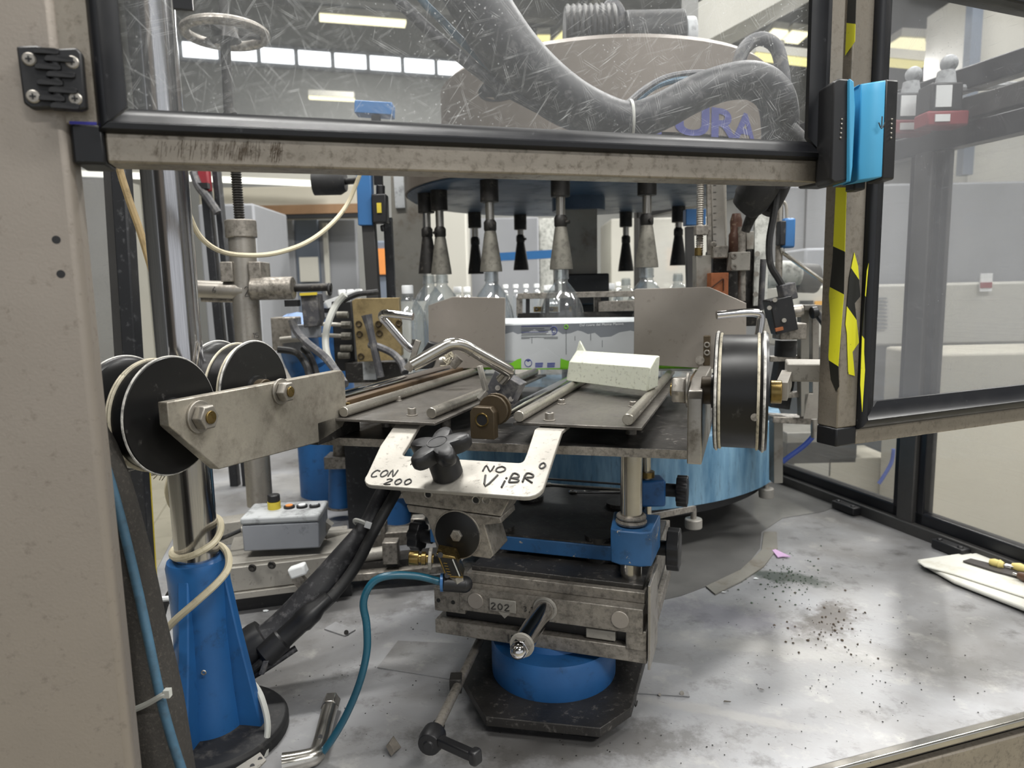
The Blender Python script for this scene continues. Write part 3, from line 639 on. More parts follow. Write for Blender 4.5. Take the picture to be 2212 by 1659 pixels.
for k in range(5): MB().ball(at(1926 - k * .4, 258 + k * 10, .7045), .0011, n=8).done('dot', 'steel', lt)
scribble('v', at(1893, 278, .691), X, Z, .01, .008, .0006, 'pen_mark', 'marker', lt)
MB().box(at(1849, 370, .735), .012, .02, .04).done('bracket', 'gasket', lt, .002)

# ================================================================== RIGHT GUARD FENCE
ff_ = 1.345
fn = thing('guard_fence', 'side guard fence with black profile posts and hazy panes along the right table edge', 'fence', fr(ff_, 1.5, 0))
MB().bar(fr(ff_, .75, .012), fr(ff_, 2.6, .012), .05, .03).done('bottom_rail', 'frame_grey', fn, .003)
MB().bar(fr(ff_ + .005, .75, .04), fr(ff_ + .005, 2.6, .04), .03, .03).done('gasket', 'gasket', fn, .004)
dpo = onF(1967, 1105, ff_).dot(D)
for dd_ in (dpo, 2.6): MB().box(fr(ff_, dd_, .45), .04, .045, .9, (F, D, Z)).done('post', 'frame_grey', fn, .003)
MB().box(fr(ff_ + .005, dpo - .033, .45), .03, .02, .86, (F, D, Z)).done('gasket', 'gasket', fn, .003)
MB().box(fr(ff_ + .005, dpo + .033, .45), .03, .02, .86, (F, D, Z)).done('gasket', 'gasket', fn, .003)
zt = onF(2100, 235, ff_).z
for dz, mt in ((0, 'frame_grey'), (.06, 'gasket'), (-.05, 'gasket')): MB().bar(fr(ff_, .7, zt + dz), fr(ff_, 2.6, zt + dz), .04, .045).done('top_rail', mt, fn, .003)
for d0_, d1_ in ((.72, dpo - .03), (dpo + .03, 2.58)): MB().box(fr(ff_ + .008, (d0_ + d1_) / 2, .48), .004, d1_ - d0_, .9, (F, D, Z)).done('pane', 'pane_fence', fn)
for k, dd_ in enumerate((dpo - .14, dpo + .16)):
    c = fr(ff_ - .035, dd_, .012); o = MB().box(c, .03, .075, .02, (F, D, Z)).cyl(c - D * .025 - F * .005, c - D * .025 - F * .005 + Z * .014, .006).cyl(c + D * .025 - F * .005, c + D * .025 - F * .005 + Z * .014, .006).done('fence_clip', 'black_plastic', None, .003)
    tag(o, ('near', 'far')[k] + ' black plastic foot clip of the guard fence', 'clip', 'fence foot clips')
# red interlock switches on the fence top
for k, (q, Yd, s_) in enumerate((((2030, 215), 1.62, 1.0), ((1955, 235), 1.78, 1.0))):
    c = onF(*q, ff_ - .065); t = thing('interlock_switch', ('black and red interlock switch with white label on the fence rail', 'red interlock switch half hidden behind the blue latch')[k], 'switch', c - Z * .06)
    MB().box(c, .065, .05, .055).done('head', 'black_plastic', t, .004); MB().box(c - Z * .042 + X * .005, .085, .05, .03).done('base', 'red_plastic', t, .004)
    MB().box(c - Y_ * .026 - X * .008, .032, .003, .042).done('label', 'white_plastic', t); MB().box(c - Y_ * .026 - Z * .042 - X * .008, .03, .003, .014).done('label', 'white_plastic', t)
    MB().cyl(c + Z * .027 + X * .01, c + Z * .055 + X * .01, .02, .016).ball(c + Z * .07 + X * .015, .017).done('cable_gland', 'grey_lid', t)
    if k == 0: MB().tube([c + X * .03 + Z * .02, c + X * .12 + Z * .024, c + X * .25 + Z * .02, c + X * .4 + Z * .0], .008).done('cable', 'grey_lid', t)

# cloth with tools
cl = [pz(*q, .004) for q in ((1980, 1216), (2130, 1194), (2300, 1250), (2270, 1350), (2212, 1322), (2060, 1262))]
o = MB().prism(cl, Z * .008).done('wiping_cloth', 'cloth', None, .003); tag(o, 'folded white wiping cloth with tools at the right table edge', 'cloth')
b = MB().prism([pz(*q, .0125) for q in ((1982, 1216), (2130, 1195), (2290, 1250), (2250, 1305), (2060, 1243), (1996, 1226))], Z * .004).done('fold', 'cloth', o, .002)
def driver(q0, q1, q2, mat, label):
    a_, b_, c_ = pz(*q0, .026), pz(*q1, .026), pz(*q2, .026); d = (b_ - a_).normalized()
    t = thing('screwdriver', label, 'screwdriver', (a_ + c_) / 2 - Z * .01)
    MB().lathe(a_, d, [(0, 0), (.006, .001), (.0085, .008), (.0075, .02), (.0095, (b_ - a_).length * .7), (.006, (b_ - a_).length), (0, (b_ - a_).length)], 12).done('handle', mat, t)
    MB().cyl(b_, c_, .002).done('shaft', 'chrome', t)
driver((2137, 1213), (2168, 1221), (2195, 1226), 'tool_yellow', 'screwdriver with pale yellow handle lying crosswise on the cloth')
driver((2240, 1236), (2186, 1222), (2172, 1219), 'tool_yellow', 'second pale yellow screwdriver handle cut by the picture edge')
driver((2260, 1262), (2200, 1242), (2188, 1239), 'tool_brown', 'screwdriver with brown wooden handle on the cloth')
o = MB().prism([pz(*q, .018) for q in ((2080, 1214), (2097, 1209), (2190, 1232), (2250, 1252), (2250, 1262), (2150, 1236))], Z * .003).done('file_tool', 'tool_dark'); tag(o, 'flat dark file lying on the cloth', 'file')
# ================================================================== LABEL MAGAZINE TABLE
UL = .58
mt = thing('label_table', 'dark greasy magazine table carrying two plates with steel rods', 'machine part', L(.3, .25, .37))
MB().prism([L(.05, -.034, .360), L(.087, .512, .360), L(.62, .512, .360), L(.62, -.034, .360)], Z * .012).done('lower_plate', 'black_plate', mt, .0015)
MB().prism([L(.0496, -.034, .3602), L(.0866, .512, .3602), L(.0866, .512, .3718), L(.0496, -.034, .3718)], U * .0006).done('edge_band', 'dirty_steel', mt)
for v0, v1, u0, u1 in ((-.004, .158, .044, .60), (.262, .437, .072, .60)):
    pls = MB().prism([L(u0, v0, .398), L(u0, v1, .398), L(u1, v1, .398), L(u1, v0, .398)], Z * .004).done('rod_plate', 'rod_plate', mt, .0008)
    for uu in (u0 + .1, u1 - .1):
        for vv in (v0 + .03, v1 - .03): MB().cyl(L(uu, vv, .371), L(uu, vv, .398), .008).done('spacer', 'dirty_steel', pls)
for v_, u0, u1, mt_ in ((.008, .052, .615, 'rod_steel'), (.140, .070, .58, 'rod_steel'), (.271, .070, .50, 'rod_steel'), (.418, .078, .60, 'rod_steel')):
    MB().cyl(L(u0, v_, .4105), L(u1, v_, .4105), .0078).done('rod', mt_, mt, .001)
for v_, u0, u1, z_ in ((-.052, .03, .62, .418), (.232, .06, .60, .403)): MB().cyl(L(u0, v_, z_), L(u1, v_, z_), .0085).done('guide_rod', 'chrome', mt)
for v_ in (-.022, .475):
    MB().bar(L(.0 if v_ < 0 else .26, v_, .412), L(.66, v_, .412), .016, .015).done('side_bar', 'brown_bar', mt, .001)
MB().bar(L(.0, -.012, .388), L(.11, -.012, .388), .022, .032).done('mount_block', 'black_plate', mt, .001)
def bolt(p, parent, r=.0062, h=.011, name='socket_bolt'):
    w_ = MB().cyl(p, p + Z * .0015, r * 1.35).cyl(p, p + Z * h, r).done(name, 'steel', parent, .0006); MB().cyl(p + Z * (h - .002), p + Z * (h + .0003), r * .55, n=6).done('socket', 'black_plastic', w_)
for q in ((890, 897), (860, 866), (1187, 908), (1213, 873), (1367, 878)): bolt(pz(*q, .402), mt, .0062 if q[1] > 890 else .005, .011 if q[1] > 890 else .008)
b_ = L(.085, -.014, .4165); MB().cyl(b_, b_ + V * .013, .0026, n=8).done('side_screw', 'brass', mt); MB().cyl(b_ + V * .003, b_ + V * .007, .0048, n=6).done('hex_nut', 'steel', mt)

# left arm plate with two spools
al = thing('arm_plate', 'long stainless arm plate with two hex nuts left of the magazine', 'bracket', L(-.1, -.01, .38))
pts = [(-.258, .474), (.067, .470), (.075, .462), (.075, .398), (.062, .386), (.0, .376), (-.193, .3865), (-.258, .449)]
MB().prism([L(u, -.014, z) for u, z in pts], V * .013).done('plate', 'arm_steel', al, .0012)
def hexnut(p, ax, parent, r=.0145, h=.013):
    MB().cyl(p, p + ax * .003, r * 1.25).done('washer', 'steel', parent, .0006)
    MB().lathe(p + ax * .003, ax, [(r * .92, 0), (r, .002), (r, h - .002), (r * .9, h)], 6).done('hex_nut', 'steel', parent, .0008)
    MB().cyl(p + ax * h, p + ax * (h + .005), r * .5).done('stud', 'brass', parent, .0006)
n1, n2 = L(-.217, -.001, .4515), L(-.076, -.001, .459)
hexnut(n1, V, al); hexnut(n2, V, al, .0135, .012)
def spool(label, c, wdt, r, drum=.94, sgn=1, cords=(.3, .36)):
    """c: centre of the face next to the arm; extends along sgn*V"""
    ax = V * sgn
    t = thing('label_spool', label, 'spool', c - Z * r, 'black flanged guide spools')
    MB().lathe(c, ax, [(.012, -.002), (r * .30, -.001), (r * .31, .003), (r * .985, .003), (r, .0045), (r, .0065), (r * drum, .009), (r * drum, wdt - .009), (r * .985, wdt - .007), (r, wdt - .005), (r, wdt - .003), (r * .98, wdt), (.012, wdt)], 64).done('drum', 'black_enamel', t, 0, ang=30)
    for h, rr in ((.0055, 1.0), (wdt - .004, 1.0)): MB().torus(c + ax * h, ax, r * rr, .0015, 64, 6).done('worn_edge', 'worn_white', t)
    for k in cords: MB().torus(c + ax * wdt * k, ax, r * drum + .0008, .0016, 64, 6).done('cord', 'cord', t)
    MB().cyl(c - ax * .012, c + ax * .004, r * .24, n=28).done('hub', 'brown_block', t, .001)
    return t
s1 = spool('nearest black guide spool, fraying cord wound twice round its rim', L(-.217, -.032, .4515), .074, .065, cords=(.36, .41), sgn=-1)
b = MB(); c0 = L(-.217, -.032 - .074 * .38, .4515 - .0625)
for k in range(14): b.tube([c0 + V * random.uniform(-.006, .006), c0 + Vec((random.uniform(-.008, .008), random.uniform(-.006, .006), -.004)), c0 + Vec((random.uniform(-.016, .014), random.uniform(-.008, .008), random.uniform(-.012, .002)))], .0005, 4, 3)
b.done('frayed_end', 'cord', s1)
s2 = spool('second black guide spool with white cord behind the arm plate', L(-.076, -.034, .459), .066, .064, sgn=-1, cords=(.18, .48))
# right arm plate, spool and end block
ar = thing('arm_plate', 'thick stainless arm plate left of the right spool', 'bracket', L(.05, .51, .376))
MB().prism([L(u, .502, z) for u, z in ((-.034, .458), (-.028, .466), (.02, .474), (.15, .474), (.15, .384), (-.034, .384))], V * .016).done('plate', 'steel', ar, .0015)
hexnut(L(-.004, .5015, .4635), -V, ar, .016, .016)
s3 = spool('right black guide spool with chipped white flanges seen edge on', L(-.004, .527, .4635), .058, .066, .955, 1, (.16, .83))
MB().cyl(L(-.03, .527 + .045, .4635 - .018) - V * 0 - U * .036, L(-.03, .572, .4455) - U * .034, .004).done('rivet', 'dirty_steel', s3)
eb = thing('end_block', 'square aluminium end block with brass bush right of the spool', 'block', L(.1, .64, .45))
MB().box(L(.12, .632, .474), .045, .06, .022, (V, U, Z)).done('block', 'alu', eb, .002); MB().cyl(L(-.004, .588, .4635), L(-.004, .6, .4635), .013).done('bush', 'brass', eb, .001)
MB().bar(L(.10, .61, .466), L(.0, .6, .4635), .012, .02).done('link', 'steel', eb)

# ------------------------------------------------------------------ pusher weight on the guide rod
pu = thing('pusher_weight', 'label pusher of brown block, tilted dark block and bent steel arm', 'pusher', L(.07, .19, .385))
k0 = pz(1042, 948, .3855); kb = L((k0 - A0).dot(U), (k0 - A0).dot(V), .385)
MB().prism([kb - V * .017, kb + V * .017, kb + V * .017 + Z * .036, kb + V * .012 + Z * .043, kb - V * .012 + Z * .043, kb - V * .017 + Z * .036], U * .016).done('foot_block', 'brown_block', pu, .001)
MB().torus(kb + Z * .026 - U * .0003, U, .0085, .0012, 24, 6).done('bore_rim', 'brass', pu); MB().cyl(kb + Z * .026 - U * .0004, kb + Z * .026 + U * .002, .0078).done('bore', 'black_plastic', pu)
for k, (rr, m_) in enumerate(((.021, 'brown_block'), (.017, 'brass'), (.022, 'brown_block'), (.016, 'steel'))):
    c = kb + V * .009 + Z * .036 + U * (.017 + k * .006); MB().cyl(c, c + U * .005, rr).done('disc', m_, pu, .0008)
tl = radians(-28); ax1 = (V * cos(tl) + Z * sin(tl)); ax2 = (Z * cos(tl) - V * sin(tl)); tu = (U - V * .25).normalized(); cb = pz(1088, 860, .43)
cb = at(1086, 850, 1.075)
MB().box(cb, .046, .034, .062, (ax1, U, ax2)).done('tilted_block', 'hose_dusty', pu, .001)
for q in ((1104, 862), (1075, 838)): MB().cyl(at(q[0], q[1], 1.052), at(q[0], q[1], 1.06), .004).done('screw', 'steel', pu)
MB().bar(at(1036, 790, 1.04), at(1050, 845, 1.035), .012, .006, V).done('clip', 'alu', pu, .001); MB().bar(at(1050, 845, 1.035), at(1034, 864, 1.03), .012, .006, V).done('clip', 'alu', pu, .001)
MB().tube([at(891, 789, .985), at(948, 757, .99), at(975, 744, .993), at(1000, 747, 1.0), at(1030, 763, 1.01), at(1092, 797, 1.035), at(1098, 803, 1.04), at(1092, 812, 1.045), at(1082, 822, 1.05)], [.0098] * 6 + [.0095, .009, .009], 16, 5).done('bent_arm', 'worn_chrome', pu)
MB().torus(at(1018, 756, 1.006), at(1030, 763, 1.01) - at(1000, 747, 1.0), .0096, .0006, 20, 5).done('mark', 'marker', pu)

# white plastic wedge lying on the rods
a_, b_ = pz(1222, 822, .419), pz(1400, 846, .419); du = U * .055; ex = (b_ - a_).normalized()
wd = MB().hull([a_, b_, a_ + du + ex * .01, b_ + du + ex * .012, a_ + Z * .034 + ex * .008, b_ + Z * .038 + ex * .004, a_ + du * .9 + Z * .050 + ex * .022, b_ + du + Z * .052 + ex * .016, b_ + du * .5 + Z * .052 + ex * .01, a_ + du * .45 + Z * .053 + ex * .02])
wd = wd.done('plastic_wedge', 'white_wedge', None, .004, seg=3); tag(wd, 'worn milky white plastic wedge block lying across the rods', 'wedge')
pk = a_ + du * .75 + Z * .046 + ex * .012; MB().hull([pk, pk + ex * .03, pk + du * .3, pk + ex * .028 + du * .3, pk + Z * .026 + ex * .008 + du * .2]).done('peak', 'white_wedge', wd, .002)

# ------------------------------------------------------------------ label stack
zl0 = (onU(1095, 800, UL).z + onU(1365, 797, UL).z) / 2; zl1 = (onU(1095, 702, UL).z + onU(1365, 695, UL).z) / 2
vl0, vl1 = -.045, .462
ls = thing('label_stack', 'stack of printed bottle labels with green band and snowy mountains', 'labels', L(UL, .2, zl0))
for k in range(5):
    u0 = UL + .001 + k * .014; dzk = .0022 * k + (.001 if k % 2 else 0)
    MB().box(L(u0 + .007, (vl0 + vl1) / 2 + random.uniform(-.002, .002), (zl0 + zl1) / 2 + dzk), vl1 - vl0, .0134, zl1 - zl0, (V, U, Z)).done('label_bundle', 'paper_white', ls)
H_ = zl1 - zl0
def lpx(x, y, lay): return onU(x, y, UL - .0004 - lay * .0003)
def lpoly(pts, lay, mat, name): return MB().prism([lpx(x, y, lay) for x, y in pts], U * .0003).done(name, mat, ls)
lpoly([(985, 799), (1512, 796), (1512, 691), (985, 706)], 0, 'paper_grey', 'front_label')
lpoly([(985, 745), (1512, 735), (1512, 691), (985, 706)], 1, 'paper_sky', 'printed_sky')
ridge = [(985, 735)]
for k, (x, y) in enumerate(((1000, 728), (1040, 738), (1075, 726), (1093, 721), (1108, 717), (1118, 722), (1140, 718), (1155, 711), (1166, 718), (1190, 714), (1206, 716), (1215, 722), (1232, 720), (1248, 714), (1257, 716), (1270, 722), (1285, 719), (1297, 729), (1320, 727), (1338, 718), (1362, 714), (1400, 724), (1450, 716), (1512, 722))): ridge.append((x, y))
lpoly([(985, 780)] + ridge + [(1512, 777)], 2, 'paper_snow', 'printed_mountains')
lpoly([(1090, 798), (1092, 786), (1105, 784), (1118, 776), (1126, 774), (1126, 798)], 3, 'paper_green', 'green_band'); lpoly([(985, 799), (985, 790), (1090, 788), (1092, 798)], 3, 'paper_green', 'green_band')
lpoly([(1210, 798), (1211, 774), (1222, 778), (1240, 783), (1300, 786), (1512, 785), (1512, 796)], 3, 'paper_green', 'green_band')
lpoly([(985, 799), (1512, 796), (1512, 793), (985, 796)], 3, 'paper_green', 'green_band')
lpoly([(1126, 796), (1210, 795), (1210, 774), (1180, 752), (1150, 765), (1126, 774)], 4, 'paper_snow', 'white_field')
for k, (x0, x1, y) in enumerate(((1126, 1192, 705), (1126, 1176, 710), (1126, 1186, 714), (1126, 1184, 718), (1127, 1180, 721), (1126, 1190, 724))):
    lpoly([(x0, y + .55), (x1, y + .55 - (x1 - x0) * .02), (x1, y - .55 - (x1 - x0) * .02), (x0, y - .55)], 4, 'ink_navy' if k in (0, 3) else 'ink_grey', 'text_line')
for x0, x1, y in ((1126, 1205, 728), (1175, 1205, 731), (1126, 1144, 731)): lpoly([(x0, y + .5), (x1, y + .5), (x1, y - .5), (x0, y - .5)], 4, 'ink_grey', 'text_line')
MB().torus(lpx(1141, 784, 5), U, .0078, .0007, 24, 5).done('round_logo', 'ink_blue', ls)
lpoly([(1136, 778), (1146, 778), (1141, 782)], 5, 'ink_blue', 'round_logo_mark'); lpoly([(1134, 788), (1141, 792), (1148, 788), (1146, 791), (1141, 793), (1136, 791)], 5, 'ink_blue', 'round_logo_mark')
for x0 in (1156, 1182):
    for k in range(3): lpoly([(x0, 784 + k * 3.6), (x0 + 17, 783.6 + k * 3.6), (x0 + 17 - k, 786 + k * 3.6), (x0, 786.4 + k * 3.6)], 5, 'ink_blue', 'wave_logo')
MB().torus(lpx(1223, 706, 4), U, .0038, .001, 20, 5).done('recycling_mark', 'paper_green', ls)
for x, y0, y1 in ((1223, 716, 766), (1149, 729, 742), (1242, 726, 736), (1276, 721, 735), (1301, 735, 750)): lpoly([(x - .5, y0), (x + .5, y0), (x + .5, y1), (x - .5, y1)], 4, 'ink_grey', 'text_line')
hm = [lpx(x, y, 5) for x, y in ((1189, 711), (1192, 708), (1196, 706), (1201, 708), (1203, 714), (1201, 720), (1195, 723), (1192, 722))]; MB().tube(hm, .0007, 5, 4).tube([lpx(x, y, 5) for x, y in ((1196, 710), (1192, 714), (1195, 719), (1199, 717))], .0006, 5, 4).done('figure_logo', 'ink_blue', ls)
to = lpx(1252, 705, 5); tex = (lpx(1335, 702, 5) - to); tl_ = tex.length; tex.normalize()
text_mesh('Dal cuore del Monte Maniva', lambda x, y: to + tex * x + Z * y, 'slogan', 'paper_white', ls, size=.0072, spacing=1.08)

# stainless guide plates beside the labels
gp = thing('guide_plate', 'left stainless guide plate standing in front of the labels', 'plate', onU(1005, 790, .555))
MB().prism([onU(*q, .555) for q in ((925, 660), (978, 641), (1091, 643), (1090, 792), (926, 800))], U * .003).done('plate', 'plate_steel', gp, .0006)
gr = thing('guide_plate', 'right stainless guide plate with sloping corner behind the spool', 'plate', onU(1500, 790, .53))
MB().prism([onU(*q, .53) for q in ((1370, 627), (1375, 624), (1532, 620), (1612, 655), (1612, 800), (1520, 796), (1369, 786))], U * .003).done('plate', 'plate_steel', gr, .0006)
br_ = MB().box(onU(1527, 757, .51), .012, .016, .055, (V, U, Z)).done('mount_block', 'brown_block', gr, .001)
for y in (745, 762): MB().torus(onU(1527, y, .501), U, .0042, .0014, 16, 6).done('screw', 'steel', br_)
MB().cyl(onU(1512, 778, .50), onU(1512, 778, .53), .008).done('clamp_screw', 'dirty_steel', gr)
for q in ((1341 + 11, 645), (1601, 669)): pass
# hexagonal tommy bars
def tommy(pts, r, label):
    o = MB().tube(pts, r, 16, 5).done('tommy_bar', 'chrome'); tag(o, label, 'handle')
tommy([at(892, 684, 1.36), at(845, 678, 1.37), at(828, 678, 1.38), at(826, 686, 1.385), at(840, 702, 1.39), at(880, 748, 1.40), at(893, 752, 1.405), at(898, 735, 1.41)], .0078, 'bent chrome handle bar left of the left guide plate')
tommy([at(1548, 681, 1.15), at(1600, 676, 1.15), at(1632, 676, 1.15), at(1643, 682, 1.15), at(1643, 700, 1.15), at(1636, 745, 1.15)], .0068, 'bent chrome handle bar above the right spool')
# clamp with lever and string knot at left
ck = thing('side_clamp', 'dark clamp with steel lever and string knot beside the bent arm', 'clamp', at(915, 800, 1.3))
MB().prism([at(890, 800, 1.3), at(935, 795, 1.3), at(950, 745, 1.3), at(925, 738, 1.3), at(905, 770, 1.3)], Y_ * .03).done('body', 'black_plastic', ck, .002)
MB().bar(at(885, 795, 1.27), at(904, 735, 1.27), .01, .012, Y_).done('lever', 'steel', ck, .001); MB().cyl(at(880, 798, 1.25), at(890, 786, 1.25), .008).done('pin', 'steel', ck)
MB().cyl(at(950, 780, 1.29), at(985, 778, 1.29), .008).done('screw', 'steel', ck); MB().cyl(at(975, 790, 1.29), at(992, 772, 1.29), .01).done('nut', 'dirty_steel', ck)
b = MB()
for k in range(26): 
    c = at(970, 772, 1.285); b.tube([c + Vec((random.gauss(0, .006), random.gauss(0, .004), random.gauss(0, .008))) for _ in range(3)], .0011, 4, 3)
b.done('string_knot', 'cord', ck)

# ------------------------------------------------------------------ bracket with handwriting, star knob, vibrator, valve, hose
bk = thing('knob_bracket', 'sloping aluminium bracket with handwritten notes and two mounting ears', 'bracket', L(0, .21, .33))
SB = math.atan2(.057, .118); sd_ = (-U * cos(SB) - Z * sin(SB)); sn = (-U * sin(SB) + Z * cos(SB))   # down-slope direction and upward normal
B0 = L(.058, 0, .3965)
def bp(v, s, n=0): return B0 + V * v + sd_ * s + sn * n
LS = .131
def rnd(cx, cy, r, a0, a1, n=5): return [(cx + r * cos(radians(a0 + (a1 - a0) * k / n)), cy + r * sin(radians(a0 + (a1 - a0) * k / n))) for k in range(n + 1)]
outl = [(.090, 0), (.090, LS * .40)] + rnd(.115, LS - .016, .016, 190, 90) + rnd(.318, LS - .02, .02, 90, -10) + [(.336, LS * .4), (.335, 0), (.297, 0), (.300, LS * .40)] + rnd(.294, LS * .49, .006, 0, 90, 3) + rnd(.136, LS * .49, .006, 90, 180, 3) + [(.130, LS * .36), (.128, 0)]
MB().prism([bp(v, s) for v, s in outl], -sn * .006).done('plate', 'alu', bk, .001)
for v0 in (.109, .316): MB().box(L(.078, v0, .3935), .038, .044, .005, (V, U, Z)).done('ear', 'alu', bk, .001)
def bpx(x, y): return pl(x, y, B0, sn)
up_ = -sd_
scribble('CON', bpx(800, 1030), V, up_, .0095, .013, .0011, 'handwriting', 'marker', bk, slope=.0015); scribble('200', bpx(828, 1046), V, up_, .0105, .0105, .0011, 'handwriting', 'marker', bk, slope=.0012); scribble('iZ', bpx(882, 1004), V, up_, .007, .009, .0009, 'handwriting', 'marker', bk)
scribble('NO', bpx(1042, 1018), V, up_, .013, .011, .0012, 'handwriting', 'marker', bk); scribble('Vi', bpx(1038, 1050), V, up_, .0155, .02, .0014, 'handwriting', 'marker', bk); scribble('BR', bpx(1097, 1042), V, up_, .0135, .016, .0014, 'handwriting', 'marker', bk, slope=.002)
scribble('0', bpx(1162, 1012), V, up_, .009, .011, .0013, 'handwriting', 'marker', bk)
# star knob
kc = bpx(968, 1026); ka = (sn + V * -.12 - sd_ * .1).normalized()
kn = thing('star_knob', 'black five-lobed star knob screwed through the bracket', 'knob', kc)
MB().lathe(kc, ka, [(.0195, 0), (.0195, .018), (.017, .026), (.016, .034)], 28).done('stem', 'black_plastic', kn, .001)
e1 = ka.cross(Z).normalized(); e2 = ka.cross(e1); ro = radians(8)
def lobe(a):
    c_ = cos(2.5 * (a - ro)); return .0205 + .0215 * (abs(c_) ** 1.5)
b = MB(); n_ = 90; rings = []
for h, k in ((.029, .5), (.030, .88), (.034, .97), (.041, 1.0), (.046, .975), (.0485, .9), (.0492, .6), (.0490, .36)):
    rings.append([b.bm.verts.new(kc + ka * h + (e1 * cos(2 * pi * i / n_) + e2 * sin(2 * pi * i / n_)) * lobe(2 * pi * i / n_) * k) for i in range(n_)])
for r1, r2 in zip(rings, rings[1:]):
    for i in range(n_): b.bm.faces.new((r1[i], r1[(i + 1) % n_], r2[(i + 1) % n_], r2[i]))
b.bm.faces.new(rings[0]); b.bm.faces.new(rings[-1])
b.done('star_head', 'black_plastic', kn, 0, ang=50)
MB().torus(kc + ka * .0492, ka, .0125, .0006, 28, 5).done('emblem_ring', 'black_plastic', kn)
# vibrator body
vb = thing('turbine_vibrator', 'silver vibrator block with round black cap under the bracket', 'vibrator', onU(988, 1205, -.03))
UV = -.045
def vq(x, y, off=0): return onU(x, y, UV + off)
MB().prism([vq(*q) for q in ((862, 1056), (1106, 1070), (1082, 1116), (876, 1089))], U * .055).done('mount_bar', 'dirty_steel', vb, .0012)
MB().prism([vq(*q) for q in ((877, 1091), (1081, 1118), (1083, 1131), (1046, 1134), (1066, 1200), (1058, 1208), (984, 1197), (944, 1190), (936, 1160), (922, 1120), (912, 1111), (883, 1107))], U * .055).done('body', 'dirty_steel', vb, .0015)
cc = vq(988, 1155, -.0004); MB().lathe(cc + U * .004, -U, [(.030, 0), (.030, .0052), (.0285, .006), (0, .006)], 48).done('cap', 'black_enamel', vb)
MB().torus(cc, U, .0305, .0012, 48, 6).done('cap_rim', 'dirty_steel', vb)
MB().lathe(cc - U * .002, -U, [(.0078, 0), (.0078, .003), (.007, .004)], 6).done('hex_nut', 'steel', vb); MB().cyl(cc, cc - U * .0075, .0038).done('stud', 'dirty_steel', vb)
for x, y, m_ in ((925, 1068, 'black_plastic'), (1028, 1080, 'black_plastic'), (1050, 1080, 'dirty_steel')):
    p = vq(x, y, -.0003); MB().torus(p, U, .0048, .0011, 18, 5).done('hole_rim', 'steel', vb); MB().cyl(p + U * .001, p - U * .0006, .0043).done('hole', m_, vb)
# brass flow valve
fv = thing('flow_valve', 'brass flow control valve with knurled screw under the vibrator', 'valve', at(975, 1270, .80))
def fp(x, y, Y=.805): return at(x, y, Y)
MB().prism([fp(942, 1195), fp(983, 1203), fp(1001, 1250), fp(962, 1247)], Y_ * .03).done('body', 'brass', fv, .001)
MB().prism([fp(950, 1204, .8045), fp(985, 1208, .8045), fp(998, 1245, .8045), fp(965, 1243, .8045)], Y_ * .001).done('printed_face', 'black_enamel', fv)
for k in range(5): MB().bar(fp(958 + k * 2.2, 1216 + k * 6, .804), fp(966 + k * 2.2, 1217 + k * 6, .804), .001, .0012).done('print_mark', 'brass', fv)
MB().bar(fp(978, 1208, .804), fp(993, 1244, .804), .001, .004, Y_).done('print_mark', 'tie_grey', fv)
for q in ((951, 1199), (966, 1243)): MB().cyl(fp(*q, .8035), fp(*q, .806), .0034).done('hole', 'black_plastic', fv)
d_ = (fp(942, 1207, .815) - fp(885, 1205, .815)); ax = d_.normalized(); o_ = fp(884, 1205, .815)
MB().lathe(o_, ax, [(.0085, 0), (.009, .001), (.009, .0115), (.006, .012), (.006, .015), (.0085, .0155), (.0085, .0205), (.006, .021), (.006, .03)], 20).done('knurled_screw', 'brass', fv)
MB().lathe(o_ + ax * .024, ax, [(.0135, 0), (.0135, .004)], 6).done('lock_nut', 'alu', fv, .0006)
MB().cyl(fp(955, 1258, .815), fp(1003, 1262, .82), .0105).ball(fp(1003, 1262, .82), .0105).done('elbow_fitting', 'black_plastic', fv, .001); MB().cyl(fp(985, 1240, .815), fp(990, 1258, .818), .009, n=6).done('hex_fitting', 'alu', fv); MB().cyl(fp(952, 1258, .815), fp(958, 1258, .815), .0112).done('release_ring', 'blue_glossy', fv)
hs = MB().tube([fp(955, 1258, .815), at(905, 1245, .81), at(845, 1243, .80), at(805, 1258, .795), at(785, 1300, .79), at(792, 1350, .79), at(792, 1410, .79), at(775, 1480, .795), at(745, 1550, .80), at(712, 1605, .80), at(680, 1645, .80), at(650, 1690, .79)], .0046, 12, 6).done('air_hose', 'teal_hose'); tag(hs, 'teal air hose curving from the brass valve down to the table', 'hose')

# ------------------------------------------------------------------ stand below: slide, blue clamp plate, base
st = thing('labeller_stand', 'stand of octagonal black plate, blue round foot and steel cross slide', 'stand', L(.1, .31, 0))
oc = [L(u, v, .016) for u, v in ((.045, .186), (-.03, .250), (-.010, .398), (.045, .428), (.25, .428), (.25, .16))]
MB().prism(oc, Z * .013).done('base_plate', 'black_plate', st, .0012)
MB().prism([L(u, v, .0) for u, v in ((.06, .20), (.0, .26), (.01, .39), (.06, .41), (.24, .41), (.24, .18))], Z * .016).done('base_pad', 'black_plastic', st)
cyc = L(.112, .303, .029)
MB().lathe(cyc, Z, [(.090, 0), (.0905, .004), (.0905, .045), (.088, .050), (.06, .052), (.058, .06)], 56).done('round_foot', 'blue_paint', st, 0, ang=30)
SK = 1.15; S0 = L(.1218, -.0846, -.087); uf = -.058
def S(u, v, z): return S0 + (U * u + V * v + Z * z) * SK      # the stand's own frame
